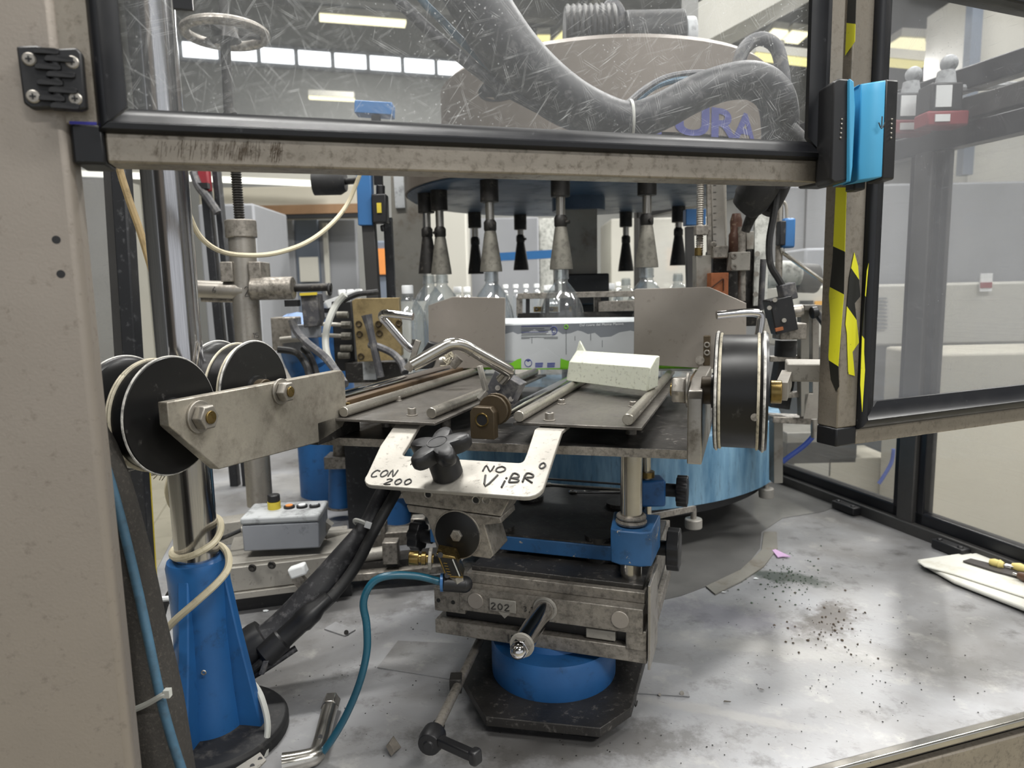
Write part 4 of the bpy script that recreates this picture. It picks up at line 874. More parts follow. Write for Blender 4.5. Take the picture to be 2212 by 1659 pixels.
def sbox(u0, u1, v0, v1, z0, z1, name, mat, bev=.0012, parent=None):
    return MB().box(S((u0 + u1) / 2, (v0 + v1) / 2, (z0 + z1) / 2), (v1 - v0) * SK, (u1 - u0) * SK, (z1 - z0) * SK, (V, U, Z)).done(name, mat, parent or st, bev)
sbox(uf, .2, .196, .462, .152, .170, 'lower_rail', 'dirty_steel'); sbox(uf + .012, .2, .206, .455, .170, .186, 'slot_gap', 'black_plastic'); sbox(uf, .15, .196, .238, .182, .212, 'end_cap', 'dirty_steel'); sbox(uf - .002, .05, .438, .462, .168, .192, 'end_cap', 'dirty_steel'); sbox(uf + .004, .03, .39, .425, .172, .184, 'gib', 'alu')
sf = sbox(uf - .004, .22, .232, .458, .189, .219, 'slide_front', 'dirty_steel'); sbox(uf + .012, .22, .236, .458, .219, .232, 'slide_top', 'dirty_steel'); sbox(uf + .02, .2, .24, .455, .232, .238, 'top_pad', 'black_plate')
sbox(uf - .008, .0, .464, .467, .150, .25, 'side_sheet', 'steel', .0005)
for v_ in (.254, .432): MB().cyl(S(uf - .0055, v_, .204), S(uf, v_, .204), .012).done('end_pin', 'plate_steel', sf, .0008)
sh = MB().cyl(S(uf - .004, .343, .206), S(-.150, .343, .206), .0136, n=28).done('guide_shaft', 'chrome', st, .001)
MB().torus(S(uf - .006, .343, .206), U, .015, .0023, 28, 6).done('shaft_ring', 'alu', st)
tip = S(-.150, .343, .206); MB().cyl(tip, tip - U * .004, .0155).done('washer', 'alu', st, .0006); MB().lathe(tip - U * .004, -U, [(.012, 0), (.012, .010)], 6).done('hex_nut', 'chrome', st, .0006); MB().lathe(tip - U * .014, -U, [(.0101, 0), (.0099, .0046), (.008, .0092), (.0046, .012), (0, .0132)], 20).done('dome_cap', 'chrome', st)
for v_ in (.202, .222): MB().cyl(S(uf - .0006, v_, .196), S(uf + .003, v_, .196), .003).done('screw_hole', 'black_plastic', st)
MB().box(S(uf - .0055, .290, .203), .039, .003, .018, (V, U, Z)).done('number_tag', 'alu', st, .001); MB().prism([S(uf - .006, .284, .195), S(uf - .006, .30, .195), S(uf - .006, .292, .187)], U * .002).done('pointer', 'alu', st)
scribble('202', S(uf - .0072, .275, .198), V, Z, .008, .009, .0009, 'tag_digits', 'marker', st); scribble('3,3', S(uf - .0046, .316, .199), V, Z, .005, .007, .0006, 'stamp', 'marker', st); scribble('|1200', S(uf - .0004, .291, .155), V, Z, .0075, .01, .001, 'stamp', 'marker', st)
# four pillars between slide and blue clamp plate
for u_, v_ in ((.03, .255), (.03, .39), (.17, .255), (.17, .39), (.04, .216)): MB().cyl(S(u_, v_, .236), S(u_, v_, .27), .022).done('pillar', 'black_plate', st)
bp_ = thing('clamp_plate', 'blue chipped clamp plate with greasy top between slide and magazine', 'plate', S(.12, .31, .26))
MB().prism([S(u, v, .262) for u, v in ((.012, .16), (.012, .425), (.25, .40), (.25, .15))], Z * .003).done('greasy_top', 'black_plate', bp_)
sbox(.010, .25, .16, .425, .243, .262, 'plate', 'blue_chipped', .0015, bp_)
MB().prism([S(-.034, .416, .260), S(-.040, .428, .260), S(-.040, .452, .260), S(-.034, .464, .260), S(.03, .466, .260), S(.03, .408, .260)], Z * .048).done('clamp_head', 'blue_chipped', bp_, .002)
vr = thing('support_rod', 'vertical worn steel rod carrying the magazine table', 'rod', S(-.022, .436, .236))
MB().cyl(S(-.014, .437, .236), S(-.014, .437, .3895), .0147, n=28).done('rod', 'worn_chrome', vr, .001); MB().torus(S(-.014, .437, .306), Z, .0175, .004, 28, 8).torus(S(-.014, .437, .312), Z, .017, .0035, 28, 8).done('collar', 'dirty_steel', vr)
def hand_knob(c, ax, t, r=.027):
    g = MB().cyl(c, c + ax * .02, .011).done('hand_knob', 'black_plastic', t, .001); b = MB(); e1 = ax.cross(Z).normalized(); e2 = ax.cross(e1); n = 40
    pts = [c + ax * .018 + (e1 * cos(2 * pi * i / n) + e2 * sin(2 * pi * i / n)) * (r - .0035 * (i % 5 == 0) - .002 * (i % 5 in (1, 4))) for i in range(n)]
    b.prism(pts, ax * .018).done('grip', 'black_plastic', g, .0015); MB().cyl(c - ax * .03, c, .004).done('stud', 'steel', g)
hand_knob(at(1415, 1182, .98), V, bp_, .031)
hand_knob(at(935, 1160, 1.08), -V, bp_, .025)
c2 = thing('rear_clamp', 'small blue clamp on thin rear rod left of the carousel base', 'clamp', at(1402, 1090, 1.12))
MB().cyl(at(1396, 985, 1.12), at(1398, 1125, 1.12), .0075).done('rod', 'worn_chrome', c2); MB().box(at(1406, 1060, 1.125), .042, .04, .045).done('body', 'blue_paint', c2, .004); MB().cyl(at(1397, 1030, 1.12), at(1397, 1018, 1.12), .013).done('collar', 'brass', c2)
hand_knob(at(1438, 1058, 1.12), V, c2, .026)
MB().bar(at(1398, 1118, 1.12), at(1500, 1098, 1.28), .006, .01).done('strip', 'dirty_steel', c2)
# spanners on the clamp plate
for k, (q0, q1, ln, m_) in enumerate((((1178, 1034), (1355, 1047), 0, 'tool_dark'), ((1182, 1046), (1340, 1057), 0, 'steel'), ((1238, 1062), (1345, 1063), 0, 'chrome'))):
    a_, b_ = pz(*q0, .219), pz(*q1, .219); t = thing('spanner', ('thin dark rod tool lying at the back of the greasy plate', 'long spanner lying on the greasy plate', 'short bright spanner lying nearest on the greasy plate')[k], 'spanner', (a_ + b_) / 2)
    MB().bar(a_, b_, .006, .003).done('shaft', m_, t, .0006)
    if k: MB().torus(a_, Z, .006, .0022, 16, 6).done('ring_end', m_, t)
    else: MB().box(b_, .014, .01, .006).done('tip', m_, t)
# clamp lever on the base plate
cv = thing('clamp_lever', 'black clamp lever on a long steel spindle beside the base plate', 'lever', pz(930, 1600, .03))
sp0, sp1 = pz(1042, 1372, .055), pz(938, 1585, .055)
MB().cyl(sp0, sp1, .0062, .0062).done('spindle', 'dirty_steel', cv); md = pz(985, 1475, .055); MB().box(md, .016, .02, .02).done('guide_lug', 'black_plate', cv, .001)
hd = pz(935, 1592, .05); MB().lathe(hd + (sp0 - sp1).normalized() * .012, (sp1 - sp0), [(.008, -.012), (.009, 0), (.0145, .004), (.0155, .02), (.0135, .028), (.006, .029), (.006, .031)], 20).done('head', 'black_plastic', cv, .0008)
h0, h1 = pz(950, 1600, .055), pz(1030, 1636, .06); MB().bar(h0, h1, .011, .011).done('handle', 'black_plastic', cv, .002); MB().bar(h1 - (h1 - h0).normalized() * .008, h1 + (h1 - h0).normalized() * .003, .014, .017).done('handle_end', 'black_plastic', cv, .003)
sw = thing('socket_wrench', 'chromed bent tubular socket wrench lying on the table', 'wrench', pz(690, 1600, .0))
MB().tube([pz(716, 1517, .014), pz(703, 1565, .013), pz(692, 1608, .012), pz(680, 1632, .012), pz(650, 1642, .012), pz(610, 1650, .012)], [.0108, .0105, .0105, .011, .0115, .0125], 20, 5).done('tube', 'worn_chrome', sw); MB().cyl(pz(717, 1511, .0145), pz(712, 1530, .014), .0125, n=6).done('socket', 'worn_chrome', sw, .001); MB().cyl(pz(692, 1592, .0235), pz(692, 1592, .02), .003).done('hole', 'black_plastic', sw)
ps = thing('perforated_strip', 'short white perforated metal strip beside the column foot', 'strip', pz(545, 1650, .02))
MB().prism([pz(*q, .02) for q in ((505, 1665), (562, 1628), (575, 1645), (540, 1680))], Z * .002).done('strip', 'alu', ps); 
for q in ((545, 1655), (562, 1640)): MB().cyl(pz(*q, .0223), pz(*q, .021), .0028).done('hole', 'black_plastic', ps)
# ================================================================== CHROME COLUMN WITH BLUE FOOT
CX, CY = -.411, .86
cc_ = thing('chrome_column', 'thick chromed column standing in a ribbed blue cast foot', 'column', (CX, CY, 0))
MB().cyl((CX, CY, .2), (CX, CY, 1.3), .0265, n=40).done('tube', 'column_chrome', cc_)
ft = MB().lathe((CX, CY, .018), Z, [(.043, 0), (.039, .06), (.036, .14), (.0375, .205), (.0385, .222), (.0365, .229), (.028, .230)], 40).done('foot', 'blue_paint', cc_, 0, ang=40)
for k, da in enumerate((60, -30, 150)):
    a = radians(-64.5 + da); d = Vec((cos(a), sin(a), 0)); w = Vec((-sin(a), cos(a), 0)) * .014
    c = Vec((CX, CY, .016)); MB().prism([c + d * .02 - w / 2, c + d * .072 - w / 2, c + d * .064 + Z * .05 - w / 2, c + d * .050 + Z * .13 - w / 2, c + d * .0375 + Z * .215 - w / 2, c + d * .02 + Z * .215 - w / 2], w).done('rib', 'blue_paint', cc_, .002)
MB().lathe((CX, CY, 0), Z, [(.098, 0), (.098, .012), (.094, .017), (.05, .02)], 48).done('flange', 'rubber', cc_, .001)
h = at(440, 1453, .815); MB().torus(h, Y_, .0026, .001, 14, 5).done('bolt_hole', 'steel', ft)
def cable(name, pts, r, mat, label, cat='cable', n=8, sub=6, **kw):
    o = MB().tube(pts, r, n, sub, **kw).done(name, mat); tag(o, label, cat); return o
cable('cream_cable', [at(380, 1000, .895), at(366, 1040, .90), at(364, 1070, .905), at(380, 1100, .91), at(430, 1110, .91), at(468, 1118, .89), at(477, 1140, .855), at(462, 1172, .828), at(420, 1198, .815), at(384, 1206, .822), at(372, 1196, .85), at(385, 1180, .90), at(430, 1172, .915), at(474, 1178, .89), at(492, 1198, .85), at(492, 1228, .815), at(470, 1258, .795), at(424, 1300, .783), at(375, 1343, .785), at(350, 1375, .80), at(350, 1398, .83), at(368, 1412, .87)], .0045, 'cream_cable', 'cream cable looped round the chromed column above the blue foot')
cable('grey_cable', [at(540, 1470, .88), at(562, 1500, .86), at(578, 1560, .84), at(574, 1620, .82), at(565, 1690, .80)], .0042, 'tie_grey', 'thin greyish cable bending down right of the blue foot')
cable('tan_cable', [at(222, 160, 1.0), at(250, 330, 1.0), at(275, 420, 1.0), at(303, 500, 1.0), at(330, 590, 1.0), at(345, 640, 1.0)], .0052, 'tan_cable', 'tan cable slanting behind the chromed column')
cable('cream_cable', [at(405, 455, 1.2), at(430, 508, 1.22), at(470, 540, 1.25), at(520, 551, 1.3), at(590, 548, 1.35), at(660, 525, 1.4), at(715, 485, 1.45), at(752, 438, 1.5), at(778, 375, 1.5)], .0045, 'cream_cable', 'cream cable sagging across in front of the spindle')
cable('sleeve', [at(130, 820, .70), at(215, 1000, .70), at(262, 1180, .70), at(292, 1350, .695), at(322, 1520, .69), at(350, 1720, .68)], [.020, .022, .026, .03, .034, .036], 'sleeve', 'dark fabric cable sleeve running down beside the steel post', 'cable sleeve', 16)
bh = cable('blue_hose', [at(190, 880, .69), at(250, 1080, .68), at(292, 1250, .67), at(318, 1370, .66), at(345, 1500, .65), at(372, 1600, .645), at(405, 1700, .64)], .0046, 'blue_hose', 'grimy blue air hose tied to the dark cable sleeve', 'hose', 12)
ti = MB().tube([at(282, 1536, .655), at(315, 1522, .648), at(350, 1502, .642), at(362, 1496, .645)], .003, 6, 4).box(at(362, 1497, .643), .006, .006, .008).done('cable_tie', 'tie_grey'); tag(ti, 'grey cable tie round the dark sleeve and blue hose', 'cable tie')
# left guard frame: black profile with yellow edge and hazy pane
lf = thing('left_guard_frame', 'black profile upright with yellow edge and hazy pane behind the post', 'frame', at(290, 1200, 1.3))
MB().bar(at(258, 300, 1.3), at(318, 1250, 1.3), .026, .03, Y_).done('upright', 'frame_black', lf, .003); MB().bar(at(277, 300, 1.31), at(337, 1250, 1.31), .0035, .004, Y_).done('yellow_edge', 'yellow_label', lf)
MB().bar(at(236, 300, 1.32), at(292, 1250, 1.32), .02, .02, Y_).done('inner_upright', 'frame_grey', lf, .002)
MB().prism([at(100, 300, 1.33), at(262, 300, 1.33), at(322, 1250, 1.33), at(100, 1250, 1.33)], Y_ * .004).done('pane', 'pane_hazy', lf)
for k, (x0, x1) in enumerate(((440, 452), (466, 480))):
    a_ = at(x0, 350, 2.1); o = MB().bar(a_, (a_.x + .04, 2.1, -.9), .018 if k else .024, .03, Y_).done('profile_upright', 'frame_black', None, .002); tag(o, ('left of two black uprights with a red switch behind the column', 'right of two black uprights behind the column')[k], 'upright')
rs = thing('red_switch', 'dark red interlock switch high behind the chromed column', 'switch', at(445, 430, 2.07)); MB().box(at(443, 390, 2.07), .028, .03, .06).done('body', 'red_plastic', rs, .003); MB().tube([at(418, 372, 2.06), at(428, 400, 2.05), at(450, 430, 2.05), at(470, 460, 2.05)], .012).done('cable', 'hose_dusty', rs); MB().box(at(440, 402, 2.05), .03, .02, .016).done('clamp', 'black_plastic', rs)
for k, (px, m_, lb) in enumerate((((165, 385, 262, 640), 'white_panel', 'pale cabinet'), ((165, 640, 262, 900), 'white_panel', 'white cabinet'), ((280, 385, 345, 800), 'white_panel', 'narrow white cabinet'))):
    slab('hall_cabinet', lb + ' seen through the left guard pane', 'cabinet', px, 6.2 + k * .45, .4, m_)
o = MB().tube([at(300, 1298, 1.05), at(372, 1292, 1.05)], .0045, 8, straight=True).done('white_rod', 'white_plastic'); tag(o, 'thin white rod sticking out behind the blue foot', 'rod')
o = MB().tube([at(372, 1275, 1.08), at(355, 1310, 1.08), at(343, 1370, 1.08), at(340, 1400, 1.08)], .006, 8).done('dark_strap', 'rubber'); tag(o, 'dark curved strap left of the blue foot', 'strap')
o = MB().hull([at(345 + dx, 1400 + dy, 1.05 + dd) for dx, dy, dd in ((-8, -18, 0), (12, -20, 0), (16, 5, 0), (-2, 12, 0), (-8, -18, .03), (12, -20, .03), (16, 5, .03), (-2, 12, .03))]).done('foot_clip', 'black_plastic', None, .002); tag(o, 'black plastic foot clip left of the blue foot', 'clip')

# ================================================================== SPINDLE TOWER
YS = 1.5
sp = thing('spindle_tower', 'steel tower with threaded spindle, clamp arms and handwheel shaft', 'spindle', at(590, 1090, YS))
a_, b_ = at(500, 250, YS), at(518, 480, YS)
def thread(a, b, r, turns, parent, mat='bell_dark', name='threaded_spindle'):
    ax = (b - a); ln = ax.length; prof = []
    for k in range(turns): prof += [(r, ln * k / turns), (r * .78, ln * (k + .5) / turns)]
    prof.append((r, ln)); return MB().lathe(a, ax, prof, 16).done(name, mat, parent, 0, ang=10)
thread(a_, b_, .0115, 42, sp)
MB().cyl(at(462, -400, YS), at(494, 240, YS), .010, n=16).cyl(at(494, 240, YS), a_, .0125).done('shaft', 'bell_dark', sp)
MB().cyl(at(519, 476, YS), at(522, 514, YS), .032, n=28).done('collar', 'dirty_steel', sp, .002)
MB().cyl(at(522, 510, YS), at(562, 1090, YS), .0275, n=28).done('tube', 'steel', sp)
for s_ in (-1, 1): MB().box(at(531 + s_ * 30, 588, YS), .026, .06, .042).cyl(at(531 + s_ * 30, 574, YS), at(531 + s_ * 30, 566, YS), .006).done('clamp_ear', 'dirty_steel', sp, .002)
MB().cyl(at(425, 624, YS - .01), at(530, 628, YS - .01), .0185, n=24).done('arm', 'steel', sp, .002); MB().cyl(at(436, 646, YS), at(520, 648, YS), .006).done('arm_rod', 'dirty_steel', sp)
MB().cyl(at(545, 624, YS - .02), at(634, 622, YS - .02), .024, n=24).done('arm', 'dirty_steel', sp, .002); MB().cyl(at(634, 622, YS - .01), at(716, 620, YS - .01), .0085).done('arm_rod', 'bell_dark', sp); MB().torus(at(712, 625, YS - .01), X, .011, .003, 16, 6).done('ring', 'rubber', sp)
scribble('2', at(528, 640, YS - .031), X, Z, .012, .02, .001, 'pen_mark', 'marker', sp); scribble('15', at(545, 730, YS - .031), X, Z, .008, .01, .0009, 'pen_mark', 'marker', sp); scribble('6', at(458, 632, YS - .031), X, Z, .009, .012, .0008, 'pen_mark', 'marker', sp)
hw = thing('handwheel', 'dark metal handwheel on the spindle seen through the scratched pane', 'handwheel', at(487, 72, YS))
hc = at(487, 72, YS); MB().torus(hc, Z, .077, .010, 48, 10).done('rim', 'dirty_steel', hw); MB().cyl(hc - Z * .014, hc + Z * .01, .03, .024).done('hub', 'bell_dark', hw)
for k in range(3): a = radians(20 + 120 * k); MB().bar(hc + Vec((cos(a), sin(a), 0)) * .02, hc + Vec((cos(a), sin(a), 0)) * .075, .018, .008).done('spoke', 'bell_dark', hw)
# conveyor bits and junction box on the table at left
cb = thing('conveyor_beam', 'aluminium conveyor beam with two bolts under the junction box', 'beam', at(600, 1270, 1.25))
p0, p1 = at(470, 1246, 1.22), at(740, 1214, 1.28)
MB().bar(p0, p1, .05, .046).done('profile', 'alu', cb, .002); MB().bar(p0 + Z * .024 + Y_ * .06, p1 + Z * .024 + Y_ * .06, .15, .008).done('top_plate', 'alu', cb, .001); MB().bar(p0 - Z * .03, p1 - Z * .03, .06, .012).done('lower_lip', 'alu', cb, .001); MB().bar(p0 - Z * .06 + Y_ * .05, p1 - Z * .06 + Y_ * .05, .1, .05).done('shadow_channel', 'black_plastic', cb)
for q in ((545, 1227), (587, 1221)): MB().torus(at(q[0], q[1], 1.205), Y_, .0055, .002, 16, 6).cyl(at(q[0], q[1], 1.205), at(q[0], q[1], 1.215), .004).done('bolt', 'bell_dark', cb)
MB().bar(at(627, 1238, 1.2), at(662, 1226, 1.2), .02, .02).done('latch', 'white_plastic', cb, .004); MB().bar(at(640, 1245, 1.21), at(662, 1270, 1.21), .02, .012, Y_).done('latch_leg', 'dirty_steel', cb)
b2 = thing('conveyor_beam', 'rear aluminium conveyor beam with pipes right of the junction box', 'beam', at(800, 1220, 1.4))
MB().bar(at(460, 1150, 1.5), at(540, 1138, 1.5), .06, .05).done('profile', 'alu', b2, .002); MB().bar(at(690, 1170, 1.4), at(960, 1150, 1.45), .04, .03).done('profile', 'dirty_steel', b2, .002); MB().cyl(at(760, 1205, 1.33), at(850, 1190, 1.34), .013).done('pipe', 'alu', b2); MB().box(at(845, 1190, 1.32), .03, .03, .045).done('bracket', 'dirty_steel', b2, .002)
MB().cyl(at(700, 1160, 1.34), at(760, 1155, 1.38), .012).done('pipe', 'alu', b2); MB().bar(at(690, 1155, 1.32), at(712, 1128, 1.32), .016, .02, Y_).done('bracket', 'alu', b2); MB().bar(at(700, 1250, 1.3), at(960, 1225, 1.33), .025, .015).done('profile', 'dirty_steel', b2, .002); MB().bar(at(760, 1225, 1.34), at(960, 1205, 1.36), .05, .03).done('profile', 'black_plate', b2)
for q in ((690, 1140), (820, 1150), (905, 1140)): MB().box(at(q[0], q[1], 1.42), .03, .03, .05).done('bracket', 'dirty_steel', b2, .002)
jb = thing('junction_box', 'grey plastic junction box with black and yellow push buttons', 'box', at(608, 1190, 1.26))
jx0, jx1, jb0, jt0 = at(528, 1190, 1.24), at(690, 1183, 1.24), at(608, 1188, 1.24), at(608, 1120, 1.24)
ja = (jx1 - jx0); jw = ja.length; ja.normalize(); ja = Vec((ja.x, ja.y + .08, 0)).normalized(); jn = Z.cross(ja); jh = jt0.z - jb0.z
jc = (jx0 + jx1) / 2; jc.z = jb0.z; MB().box(jc + jn * .045 + Z * jh * .42, jw, .09, jh * .84, (ja, jn, Z)).done('body', 'grey_box', jb, .003); MB().box(jc + jn * .045 + Z * jh * .96, jw + .004, .094, jh * .22, (ja, jn, Z)).done('lid', 'grey_lid', jb, .004)
jt = jc + jn * .05 + Z * jh * 1.07
bt = MB().cyl(jt - ja * .022, jt - ja * .022 + Z * .014, .012).done('mushroom_ring', 'yellow_label', jb); MB().cyl(jt - ja * .022 + Z * .014, jt - ja * .022 + Z * .028, .0115).done('mushroom_button', 'black_plastic', jb, .002)
for k, m_ in enumerate(('orange', 'white_plastic', 'grey_lid')): c = jt + ja * (.006 + .024 * k); MB().cyl(c, c + Z * .004, .0105).done('button_ring', 'black_plastic', jb); MB().cyl(c + Z * .003, c + Z * .006, .007).done('push_button', m_, jb)
MB().cyl(jc - ja * (jw / 2 + .012) + jn * .04 + Z * .03, jc - ja * (jw / 2) + jn * .04 + Z * .03, .007).done('cable_gland', 'alu', jb)
MB().tube([jc - ja * (jw / 2 + .01) + jn * .04 + Z * .03, jc - ja * (jw / 2 + .04) + jn * .03 + Z * .02, jc - ja * (jw / 2 + .07) + jn * .05 + Z * .005], .004).done('cable', 'rubber', jb)
# blue pedestals further back
for k, (x, y0, y1, r, Yd, lb) in enumerate(((735, 1000, 1092, .030, 1.75, 'blue pedestal with steel flange behind the junction box'), (692, 985, 1035, .028, 2.0, 'short blue pedestal further behind the junction box'), (858, 1060, 1125, .034, 1.65, 'blue pedestal half hidden by the cable bundle'))):
    t = thing('pedestal', lb, 'pedestal', at(x, y1, Yd)); MB().cyl(at(x, y1, Yd), at(x, y0, Yd), r, r * .95, n=24).done('body', 'blue_paint', t); MB().cyl(at(x, y1 + 4, Yd), at(x, y1, Yd), r * 1.15).done('foot', 'dirty_steel', t); MB().box(at(x, y0 - 6, Yd), r * 2.2, r * 2.2, .03).cyl(at(x, y0 - 10, Yd), at(x, y0 - 60, Yd), r * .6).done('flange', 'dirty_steel', t)
# cable bundle with connectors
cable('cable_bundle', [at(845, 1035, 1.15), at(820, 1080, 1.12), at(795, 1135, 1.10), at(745, 1205, 1.06), at(680, 1285, 1.02), at(610, 1355, .99), at(560, 1395, .97), at(525, 1410, .95)], [.013, .014, .016, .022, .026, .024, .026, .026], 'hose_black', 'thick black sleeved cable running down to the blue foot', 'cable', 14)
cbn = thing('connector_cable', 'thinner black cable with inline connector beside the thick sleeved cable', 'cable', at(640, 1380, .96))
MB().tube([at(868, 1040, 1.13), at(840, 1090, 1.10), at(806, 1150, 1.07), at(770, 1220, 1.04), at(725, 1280, 1.01), at(690, 1315, .985)], .009, 10).done('cable', 'rubber', cbn)
MB().lathe(at(712, 1288, .99), at(590, 1400, .945) - at(712, 1288, .99), [(.0, 0), (.011, .001), (.012, .02), (.016, .03), (.017, .05), (.015, .055), (.015, .085), (.0175, .088), (.0175, .118), (.012, .122), (0, .124)], 18).done('connector', 'black_plastic', cbn)
MB().tube([at(600, 1392, .945), at(570, 1425, .935), at(530, 1460, .93)], .006).done('tail', 'rubber', cbn); MB().tube([at(640, 1400, .96), at(580, 1440, .94), at(530, 1470, .935)], .005).done('tail', 'hose_black', cbn)
MB().box(at(573, 1437, .93), .008, .016, .022, (X, Y_, (Z + X * .4).normalized())).done('cable_clip', 'hose_dusty', cbn, .001)
MB().lathe(at(560, 1385, .965), at(525, 1412, .955) - at(560, 1385, .965), [(.028, -.01), (.03, 0), (.03, .03), (.026, .035)], 18).done('boot', 'black_plastic', cbn)
t = thing('cable_tie', 'pale cable tie round the black cables above the table', 'cable tie', at(790, 1135, 1.07)); MB().torus(at(792, 1138, 1.09), at(820, 1080, 1.12) - at(760, 1190, 1.07), .022, .0035, 20, 6).done('loop', 'tie_grey', t); MB().bar(at(793, 1140, 1.06), at(797, 1128, 1.06), .004, .01).done('tail', 'white_plastic', t)

# ================================================================== LEFT BACK CLUSTER (valve plate, motor, sensor post, hoses)
vpn = thing('valve_plate', 'tarnished brass coloured plate with hose nipples left of the bottles', 'plate', at(815, 780, 1.6))
MB().prism([at(760, 650, 1.6), at(768, 645, 1.6), at(861, 643, 1.6), at(868, 768, 1.6), at(850, 778, 1.6), at(772, 782, 1.6)], Y_ * .03).done('plate', 'brass_plate', vpn, .001)
for q in ((775, 700), (777, 722), (818, 700), (820, 720), (862, 698), (780, 770)): MB().torus(at(q[0], q[1], 1.598), Y_, .006, .002, 12, 5).done('hole', 'brown_block', vpn)
for k, (y, m_) in enumerate(((702, 'dirty_steel'), (726, 'dirty_steel'))): MB().cyl(at(690, y - 2, 1.66), at(752, y, 1.66), .005).done('pipe', 'alu', vpn); MB().cyl(at(738, y, 1.66), at(758, y, 1.66), .010, n=6).done('fitting', 'bell_metal', vpn)
MB().box(at(748, 725, 1.72), .05, .06, .17).done('manifold', 'black_plastic', vpn, .003)
for q in ((750, 752), (745, 768), (742, 680)): MB().cyl(at(q[0] - 14, q[1], 1.66), at(q[0] + 10, q[1], 1.66), .008).done('fitting', 'bell_metal', vpn)
MB().box(at(815, 800, 1.7), .14, .08, .05).done('base', 'black_plate', vpn, .003); MB().box(at(800, 792, 1.66), .03, .03, .06).done('bracket', 'grey_lid', vpn)
bm_ = thing('blue_motor', 'bright blue motor drum behind the tarnished plate', 'motor', at(690, 800, 2.0)); MB().lathe(at(692, 690, 2.0) * 1 - Z * at(692, 690, 2.0).z, Z, [(.085, 0), (.085, at(692, 700, 2.0).z), (.078, at(692, 690, 2.0).z), (.03, at(692, 686, 2.0).z)], 32).done('drum', 'blue_paint', bm_); MB().cyl(at(725, 690, 2.0), at(725, 665, 2.0), .024).done('neck', 'white_plastic', bm_)
MB().cyl(at(712, 675, 2.0), at(712, 650, 2.0), .05).done('cap', 'bell_dark', bm_)
o = MB().tube([at(640, 700, 1.75), at(650, 762, 1.8), at(668, 800, 1.8)], .05, 12).done('motor_housing', 'blue_paint'); tag(o, 'blue curved housing left of the blue motor drum', 'housing')
vbk = thing('valve_block', 'grey pneumatic valve block with yellow green stripe under the arm rod', 'valve', at(665, 710, 1.55)); MB().prism([at(648, 632, 1.55), at(684, 634, 1.55), at(690, 690, 1.55), at(684, 705, 1.55), at(656, 708, 1.55)], Y_ * .05).done('body', 'hose_dusty', vbk, .002); MB().bar(at(648, 636, 1.545), at(685, 634, 1.545), .004, .006).done('stripe', 'yellow_label', vbk); MB().box(at(632, 655, 1.56), .03, .02, .014).done('label', 'black_plastic', vbk); MB().box(at(662, 715, 1.6), .06, .04, .03).done('foot', 'grey_box', vbk, .002)
MB().box(at(620, 720, 1.7), .06, .05, .08).done('manifold', 'dirty_steel', vbk, .003); MB().cyl(at(606, 735, 1.65), at(660, 730, 1.65), .008).done('pipe', 'alu', vbk); MB().box(at(640, 748, 1.68), .05, .04, .03).done('connector', 'grey_box', vbk)
o = MB().hull([at(700, 650, 1.75), at(780, 622, 1.75), at(776, 640, 1.75), at(706, 668, 1.75), at(690, 665, 1.8), at(775, 630, 1.8)]).done('white_bottle_neck', 'white_plastic', None, .004); tag(o, 'white tilted plastic tube above the valve block', 'tube')
cable('grey_hose', [at(630, 690, 1.5), at(640, 715, 1.5), at(665, 742, 1.48), at(700, 770, 1.45), at(725, 800, 1.4), at(745, 830, 1.35)], .0085, 'hose_dusty', 'grey pneumatic hose sloping behind the arm plate', 'hose')
cable('white_hose', [at(745, 636, 1.5), at(725, 660, 1.5), at(708, 700, 1.48), at(703, 735, 1.48), at(708, 770, 1.46), at(725, 800, 1.42), at(740, 830, 1.4)], .0075, 'tie_grey', 'pale hose curving in front of the blue motor', 'hose')
cable('grey_hose', [at(792, 680, 1.5), at(800, 715, 1.5), at(810, 760, 1.5), at(822, 815, 1.5)], [.012, .008, .0085, .0085], 'hose_dusty', 'upright grey hose in front of the tarnished plate', 'hose')
cable('grey_hose', [at(800, 745, 1.52), at(825, 752, 1.5), at(850, 765, 1.5), at(868, 785, 1.48), at(875, 805, 1.46)], .0085, 'hose_dusty', 'grey hose arching across the foot of the tarnished plate', 'hose')
for k, (p_, lb) in enumerate((([at(600, 755, 1.6), at(640, 762, 1.6), at(662, 790, 1.55), at(668, 815, 1.5)], 'dark hose low between the second spool and the arm plate'), ([at(655, 752, 1.62), at(672, 775, 1.6), at(685, 812, 1.55)], 'short dark hose behind the arm plate'))): cable('dark_hose', p_, .008, 'rubber', lb, 'hose')
cable('black_tube', [at(740, 650, 1.55), at(770, 636, 1.55), at(800, 632, 1.55), at(815, 630, 1.56)], .006, 'rubber', 'black tube with rusty end above the tarnished plate', 'tube')
spt = thing('sensor_post', 'post with blue bracket and black sensor left of the carousel', 'post', at(815, 640, 1.8))
MB().bar(at(797, 480, 1.8), at(808, 650, 1.8), .032, .032, Y_).done('post', 'frame_grey', spt, .002); MB().bar(at(788, 375, 1.79), at(792, 488, 1.79), .036, .036, Y_).done('blue_bracket', 'blue_glossy', spt, .002); MB().bar(at(838, 470, 1.85), at(846, 645, 1.85), .022, .022, Y_).done('post', 'frame_black', spt, .002)
MB().box(at(822, 452, 1.78), .036, .04, .07).cyl(at(822, 430, 1.78), at(822, 400, 1.78), .011).cyl(at(826, 486, 1.78), at(828, 500, 1.78), .006).done('sensor', 'black_plastic', spt, .003); MB().box(at(819, 449, 1.758), .011, .003, .024).done('sticker', 'yellow_label', spt)
MB().bar(at(770, 235, 1.8), at(850, 240, 1.8), .05, .03).done('blue_crossbar', 'blue_glossy', spt, .002); MB().bar(at(812, 250, 1.78), at(818, 400, 1.8), .02, .02, Y_).done('rod', 'black_plastic', spt)
